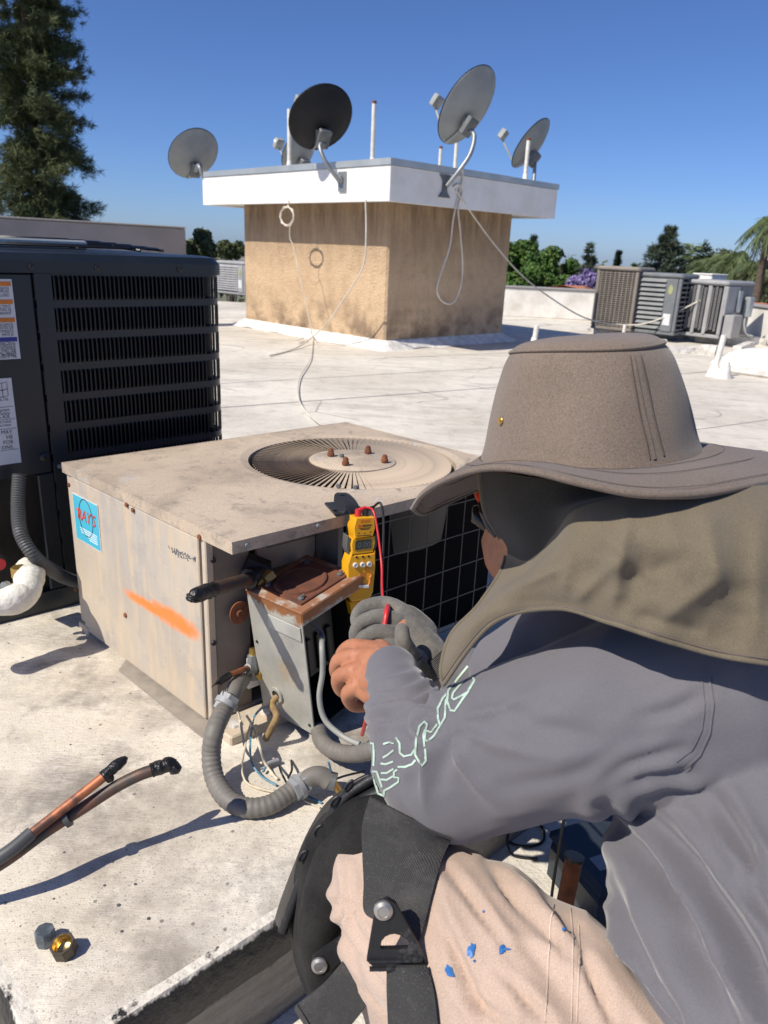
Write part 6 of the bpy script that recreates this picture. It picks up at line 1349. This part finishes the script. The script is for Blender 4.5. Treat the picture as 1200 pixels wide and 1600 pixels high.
# upper elastic band, buckle, lower bands
drape('strap', [((578, 1246), (706, 1312)), ((566, 1290), (702, 1318)), ((566, 1335), (690, 1345)), ((568, 1380), (678, 1385)), ((569, 1425), (664, 1440)), ((596, 1442), (655, 1470)), ((630, 1460), (645, 1480))], KB, MT['strapm'], pad, off=.0065, th=.004, bulge=.009)
drape('strap', [((604, 1512), (668, 1512)), ((604, 1550), (678, 1550)), ((606, 1600), (684, 1600)), ((610, 1660), (690, 1660))], KB, MT['strapm'], pad, off=.0055, th=.0035, bulge=.007)
def band3(name, L, R_, mt_, th=.004):
    m = MB(); ql, qr = crom([tuple(p) for p in L], 8), crom([tuple(p) for p in R_], 8); rings = []
    for a, b in zip(ql, qr):
        a, b = Vector(a), Vector(b); n = (b-a).cross(CF).cross(b-a).normalized(); rings.append([a, a.lerp(b, .5)-CF*.004, b, b+CF*th, a.lerp(b, .5)+CF*(th-.004), a+CF*th])
    m.loft(rings); return m.build(name, mt_, pad, world=True, smooth=40)
band3('strap', [U(556, 1472, .765), U(535, 1505, .755), U(505, 1540, .745), U(465, 1572, .74)], [U(602, 1530, .745), U(580, 1562, .735), U(552, 1598, .728), U(515, 1640, .725)], MT['strapm'])
band3('strap', [U(465, 1572, .738), U(462, 1580, .75), U(500, 1585, .775)], [U(515, 1640, .722), U(512, 1648, .74), U(540, 1650, .77)], MT['strapm'])
# triangular buckle with a hole, rivets
def buckle(c, xdir, ydir, s, outer, hole, h):
    M_ = frame(c, xdir, ydir); n = len(outer); m = MB()
    o0 = [M_ @ Vector((x*s, y*s, 0)) for x, y in outer]; o1 = [M_ @ Vector((x*s, y*s, h)) for x, y in outer]; i0 = [M_ @ Vector((x*s, y*s, 0)) for x, y in hole]; i1 = [M_ @ Vector((x*s, y*s, h)) for x, y in hole]
    m.loft([i0, o0, o1, i1, i0], cap=False); return m.build('buckle', MT['rubber'], pad, world=True, smooth=25)
outer = [(-.5, -.95), (.95, -.95), (1.0, -.75), (.55, .15), (.12, 1.05), (-.12, 1.22), (-.38, 1.15), (-.55, .8), (-.72, 0), (-.85, -.6)]
hole = [(-.38, -.28), (.42, -.30), (.50, -.22), (.40, -.02), (.20, .12), (.05, .17), (-.10, .16), (-.25, .10), (-.36, -.02), (-.42, -.2)]
bh_ = KB.ray_cast(CC, ray(640, 1470).normalized()); bdp = (bh_[0]-CC).dot(CF)-.016 if bh_[0] is not None else .70
bc = U(615, 1462, bdp); buckle(bc, CR+CU*.05, CU, .0285, outer, hole, .006)
M_ = frame(bc+Vector((0, 0, 0)), CR+CU*.05, CU)
for y_ in (-.62, -.85): m = MB(); m.tube([M_ @ Vector((-.022, y_*.0285, .006)), M_ @ Vector((.024, (y_-.04)*.0285, .006))], .0022, 6); m.build('buckle_bar', MT['rubber'], pad, world=True, smooth=50)
MT['rivet'] = mat('nickel_rivet', (.42, .40, .37), .4, .8)
for c_, r_ in ((M_ @ Vector((-.0075, .026, .006)), .0085), (U(499, 1508, .775), .0085)):
    m = MB(); m.lathe([(r_, 0), (r_*.95, .0025), (r_*.6, .004), (r_*.55, .0034), (.0004, .0036)], 20, frame(c_, CR, CU)); m.build('rivet', MT['rivet'], pad, world=True, smooth=35)
M2 = frame(U(520, 1492, .78), CR*.8+CU*.6, CU*.8-CR*.6); m = MB(); m.loft([[M2 @ Vector((x*.001, y*.001, z)) for x, y in ((-24, -10), (20, -9), (28, 2), (22, 12), (-16, 13), (-26, 4))] for z in (0, .004)]); m.build('strap_tab', MT['rubber'], pad, world=True)
# ------------------------------------------------------------------ glove on the right hand
GL = [
 [Q(688, 1044, 1.162, .032), Q(668, 1024, 1.168, .033), Q(648, 1000, 1.176, .032), Q(632, 982, 1.182, .028)],
 [Q(660, 990, 1.19, .026), Q(640, 968, 1.195, .022), Q(628, 960, 1.195, .018)],
 [Q(634, 960, 1.195, .0150), Q(604, 944, 1.205, .0132), Q(570, 949, 1.212, .0122), Q(557, 966, 1.215, .0112), Q(566, 980, 1.21, .0105)],
 [Q(622, 972, 1.172, .0150), Q(596, 964, 1.172, .0134), Q(566, 972, 1.176, .0124), Q(556, 994, 1.182, .0114), Q(572, 1008, 1.18, .0105)],
 [Q(614, 992, 1.150, .0145), Q(590, 988, 1.148, .0130), Q(567, 1000, 1.150, .0120), Q(566, 1020, 1.155, .0108), Q(582, 1028, 1.152, .0100)],
 [Q(624, 1014, 1.135, .0130), Q(602, 1014, 1.128, .0118), Q(590, 1030, 1.128, .0106)],
 [Q(652, 1030, 1.130, .0160), Q(640, 1022, 1.108, .0142), Q(630, 1002, 1.096, .0126), Q(628, 986, 1.098, .0112)],
]
m = MB()
for ch in GL: ball_chain(m, ch, n=14)
gm = remesh(m, .0024, 2)
def glove_d(P, N_):
    out = np.zeros(len(P))
    for i in range(len(P)): p = P[i]; out[i] = .0011*mnoise.noise(Vector(p)*45)+.0007*mnoise.noise(Vector(p)*110)
    return out
displace(gm, glove_d); glove = fin(gm, 'glove', MT['glove'], person)
for a, b, r_ in ((U(676, 1030, 1.165), U(694, 1050, 1.160), .0375),):
    d_ = b-a; m = MB(); k_ = 22; m.tube([a+d_*(i/k_) for i in range(k_+1)], [r_+.0012*math.cos(i*math.pi) for i in range(k_+1)], 28); m.build('glove_cuff', MT['cuff'], glove, world=True, smooth=80)
cuff_s = cable('cuff_strap', [U(640, 1020, 1.125), U(655, 1035, 1.112), U(668, 1055, 1.12)], .010, MT['black'], glove, n=10)
for a, b in (((600, 966), (609, 955)), ((603, 985), (612, 978))): pass
pr_ = cable('probe_tip', [U(607, 944, 1.235), U(605, 952, 1.165), U(601, 978, 1.150)], .0042, MT['redlead'], None, n=10); tag(pr_, 'red probe handle held between gloved fingers', 'probe')
pr_ = cable('probe_tip', [U(578, 1108, 1.06), U(572, 1125, 1.08), U(566, 1148, 1.12)], .0030, MT['redlead'], None, n=10); tag(pr_, 'red probe end poking out under the bare fist', 'probe')
# ------------------------------------------------------------------ hat: crown, brim, neck flap
hc = U(916, 706, .765); hup = (Vector((0, 0, 1))+CR*-.12+Vector((0, .13, 0))).normalized(); hx = (CR-hup*CR.dot(hup)).normalized(); hy = hup.cross(hx)
MH = Matrix((hx, hy, hup)).transposed().to_4x4(); MH.translation = hc
prof = [(.1090, -.002), (.1045, .010), (.0985, .034), (.0910, .062), (.0830, .086), (.0765, .098), (.0725, .1025)]
topp = [(.0722, .1045), (.0680, .1085), (.058, .1125), (.036, .1155), (.012, .1165), (.0005, .1167)]
def hat_ring(r, z, n=72, amp=1.0):
    out = []
    for k in range(n):
        a = 2*math.pi*k/n; q = 1+.014*amp*math.sin(3*a+1+z*20)+.010*amp*math.sin(5*a+2.3)+.022*amp*mnoise.noise(Vector((math.cos(a)*2.2, math.sin(a)*2.2, z*22)))
        dent = -.005*amp*math.exp(-((a-4.0)/.35)**2)*math.sin(min(1, max(0, z/.1))*math.pi)
        out.append(MH @ Vector(((r*q+dent)*1.0*math.cos(a), (r*q+dent)*1.06*math.sin(a), z+.0025*amp*math.sin(2*a+.8)*min(1, z*20+.2))))
    return out
m = MB(); cs = crom(prof, 4); m.loft([hat_ring(r, z) for r, z in cs]+[hat_ring(r, z, amp=max(.1, r/.08)) for r, z in crom(topp, 3)]); hat = m.build('hat', MT['hat'], person, world=True, smooth=80)
HB = bvh_of(m.mesh('tmpb'))
m = MB(); m.tube(hat_ring(.0735, .1035)+[hat_ring(.0735, .1035)[0]], .0017, 8, cap=False); m.build('crown_piping', MT['hat'], hat, world=True, smooth=80)
for L, w_ in (([(988, 556), (996, 600), (1006, 650), (1016, 690), (1022, 718)], 5.0), ([(1000, 556), (1010, 600), (1020, 650), (1030, 690), (1036, 712)], 3.0), ([(983, 556), (990, 600), (999, 650), (1009, 690), (1014, 718)], 2.0)):
    m = MB(); ribbon(m, L, HB, w_, .0012, .7); m.build('crown_seam', MT['hat'] if w_ > 4 else MT['hatstitch'], hat, world=True, smooth=80)
m = MB(); e_ = cast(HB, 784, 658, .68, .0005); nrm = (e_-MH.translation); nrm -= hup*nrm.dot(hup); nrm.normalize(); Me = frame(e_, nrm.cross(hup), hup); Me = Me if (Me.to_3x3() @ Vector((0, 0, 1))).dot(nrm) > 0 else frame(e_, hup.cross(nrm), hup)
m.lathe([(.0032, 0), (.0042, .0008), (.0036, .0018), (.0022, .0014), (.0018, .0), (.0003, .0)], 18, Me); m.build('eyelet', MT['brass'], hat, world=True, smooth=40)
edge = [(645, 792, .80), (662, 768, .73), (700, 745, .672), (760, 728, .622), (830, 733, .59), (910, 752, .568), (1000, 769, .562), (1100, 768, .572), (1190, 752, .605), (1272, 738, .69), (1290, 732, .79), (1235, 728, .89), (1120, 716, .95), (980, 708, .975), (860, 718, .97), (770, 752, .955), (700, 783, .90), (662, 800, .85)]
ed = crom([tuple(U(*p)) for p in edge]+[tuple(U(*edge[0]))], 6)[:-1]; ed = [Vector(p) for p in ed]; nE = len(ed)
base_r = []
for p in ed:
    v_ = MH.inverted() @ p; a = math.atan2(v_.y, v_.x); base_r.append(MH @ Vector((.1083*math.cos(a), .1083*1.06*math.sin(a), -.0005)))
m = MB(); K = 12; up_rows = []
for k in range(K+1):
    t = k/K; row = []
    for b_, e_ in zip(base_r, ed):
        p = b_.lerp(e_, t)+hup*(.006*math.sin(math.pi*t)+.004*t*mnoise.noise(e_*16)); p += hup*(.0011*math.sin(t*K*math.pi/1.0)*0); row.append(p)
    up_rows.append(row)
lo_rows = [[p-hup*.0035 for p in r] for r in up_rows[::-1]]
m.loft(up_rows+lo_rows, cap=False); m.add([], []); brim = m.build('brim', MT['brimm'], hat, world=True, smooth=80)
m = MB(); m.tube([p-hup*.0017 for p in ed]+[ed[0]-hup*.0017], .0030, 8, cap=False); m.build('brim_piping', MT['brimm'], hat, world=True, smooth=80)
for t in (.2, .55, .9):
    for s_ in (1, -1):
        m = MB(); row = [(b_.lerp(e_, t)+hup*(.006*math.sin(math.pi*t)+(.0006 if s_ > 0 else -.0040))) for b_, e_ in zip(base_r, ed)]; m.tube(row+[row[0]], .00032, 4, cap=False); m.build('brim_stitching', MT['hatstitch'], hat, world=True)
# flap
FL = [
 [(748, 733, .750), (790, 739, .705), (850, 748, .675), (920, 752, .66), (1000, 754, .655), (1100, 752, .665), (1260, 740, .71)],
 [(758, 800, .770), (800, 806, .715), (850, 795, .68), (902, 782, .65), (985, 771, .632), (1090, 766, .622), (1260, 752, .64)],
 [(790, 868, .785), (828, 880, .715), (866, 838, .662), (900, 798, .622), (985, 776, .60), (1090, 769, .59), (1260, 755, .59)],
 [(752, 940, .735), (795, 915, .68), (850, 885, .635), (920, 848, .595), (1010, 838, .567), (1110, 848, .553), (1265, 858, .545)],
 [(706, 990, .735), (765, 945, .68), (840, 918, .635), (925, 905, .595), (1025, 915, .567), (1125, 935, .553), (1268, 950, .545)],
 [(690, 1040, .732), (758, 962, .675), (855, 938, .63), (945, 950, .590), (1040, 975, .568), (1135, 998, .556), (1270, 1015, .548)],
 [(693, 1070, .730), (768, 975, .672), (866, 950, .625), (952, 972, .588), (1048, 1003, .567), (1140, 1027, .556), (1272, 1045, .548)]]
cols = [crom([tuple(U(*FL[i][j])) for i in range(len(FL))], 14) for j in range(7)]
rows = [crom([c[i] for c in cols], 22) for i in range(len(cols[0]))]
nr, nc = len(rows), len(rows[0]); P = []
for i, r in enumerate(rows):
    row = []
    for j, p in enumerate(r):
        px, py, d = proj(p); f_ = min(1, max(0, (i-28)/20))
        dd = .0045*f_*math.sin((px*.8+py*.55)*.030+1.3*math.sin(py*.012)+.8*math.sin(px*.011)) + .0040*f_*mnoise.noise(Vector((px*.012, py*.016, 3))) + .0022*f_*mnoise.noise(Vector((px*.035, py*.03, 9)))
        # sharp creases running down from the crown side
        for x0_, y0_, x1_, y1_, am, wd_ in ((985, 785, 958, 945, .011, 20), (1100, 775, 1125, 905, .010, 24), (1125, 905, 1040, 965, .007, 14), (900, 810, 880, 925, .007, 16), (870, 890, 780, 930, .006, 13), (1040, 800, 1075, 900, .006, 14), (960, 880, 905, 935, .007, 12), (1190, 790, 1180, 990, .010, 24), (1075, 870, 985, 905, -.006, 18), (1000, 960, 1090, 985, -.006, 16), (925, 820, 1020, 905, .005, 12)):
            L_ = math.hypot(x1_-x0_, y1_-y0_); ux, uy = (x1_-x0_)/L_, (y1_-y0_)/L_; u_ = ((px-x0_)*ux+(py-y0_)*uy)/L_; w_ = abs(-(px-x0_)*uy+(py-y0_)*ux)
            tp_ = max(0., min(1., (u_+.15)*4))*max(0., min(1., (1.15-u_)*4)); dd += 1.1*am*f_*tp_*math.exp(-(math.sqrt(w_*w_+40)-6.3)/(wd_*.8))
        row.append(Vector(p)-ray(px, py).normalized()*dd)
    P.append(row)
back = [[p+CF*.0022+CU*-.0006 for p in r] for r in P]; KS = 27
m = MB(); m.grid(P[KS:]); m.grid([r[::-1] for r in back[KS:]]); flap = m.build('neck_flap', MT['flapm'], hat, world=True, smooth=180)
MT['flapshade'] = fabric('flap_cloth_shaded', (.045, .042, .037), (.035, .033, .03), sc=9, weave=3000, wstr=.2)  # upper flap cloth with the brim's shade put into its colour
m = MB(); m.grid(P[:KS+1]); m.grid([r[::-1] for r in back[:KS+1]]); m.build('flap_shaded_top', MT['flapshade'], flap, world=True, smooth=180)
m = MB(); m.tube([p+CF*.001 for p in P[-1]], .0024, 8); m.tube([r[0]+CF*.001 for r in P], .0022, 8); m.build('flap_hem', MT['flapm'], flap, world=True, smooth=80)
m = MB(); m.tube([p-CF*.0006 for p in P[-6]], .0008, 6); m.tube([r[2]-CF*.0004 for r in P[:27]], .0008, 6); m.build('flap_stitching', MT['hatstitch'], flap, world=True, smooth=80)
# glasses and cord toggle seen beside the cheek
gl = MB(); gl.tube([U(752, 782, .80), U(757, 800, .795), U(765, 822, .79), U(775, 838, .785)], [.004, .006, .005, .003], 8); gls = gl.build('sunglasses', MT['lens'], person, world=True, smooth=60); gl = MB(); gl.tube([U(742, 790, .85), U(748, 810, .85), U(760, 828, .845)], [.003, .010, .003], 10); gl.build('lens', MT['lens'], gls, world=True, smooth=60)
tg = MB(); tg.tube([U(748, 771, .80), U(754, 781, .795)], .0055, 8); tg.build('cord_toggle', MT['redink'], hat, world=True, smooth=40)
tag(person, None)
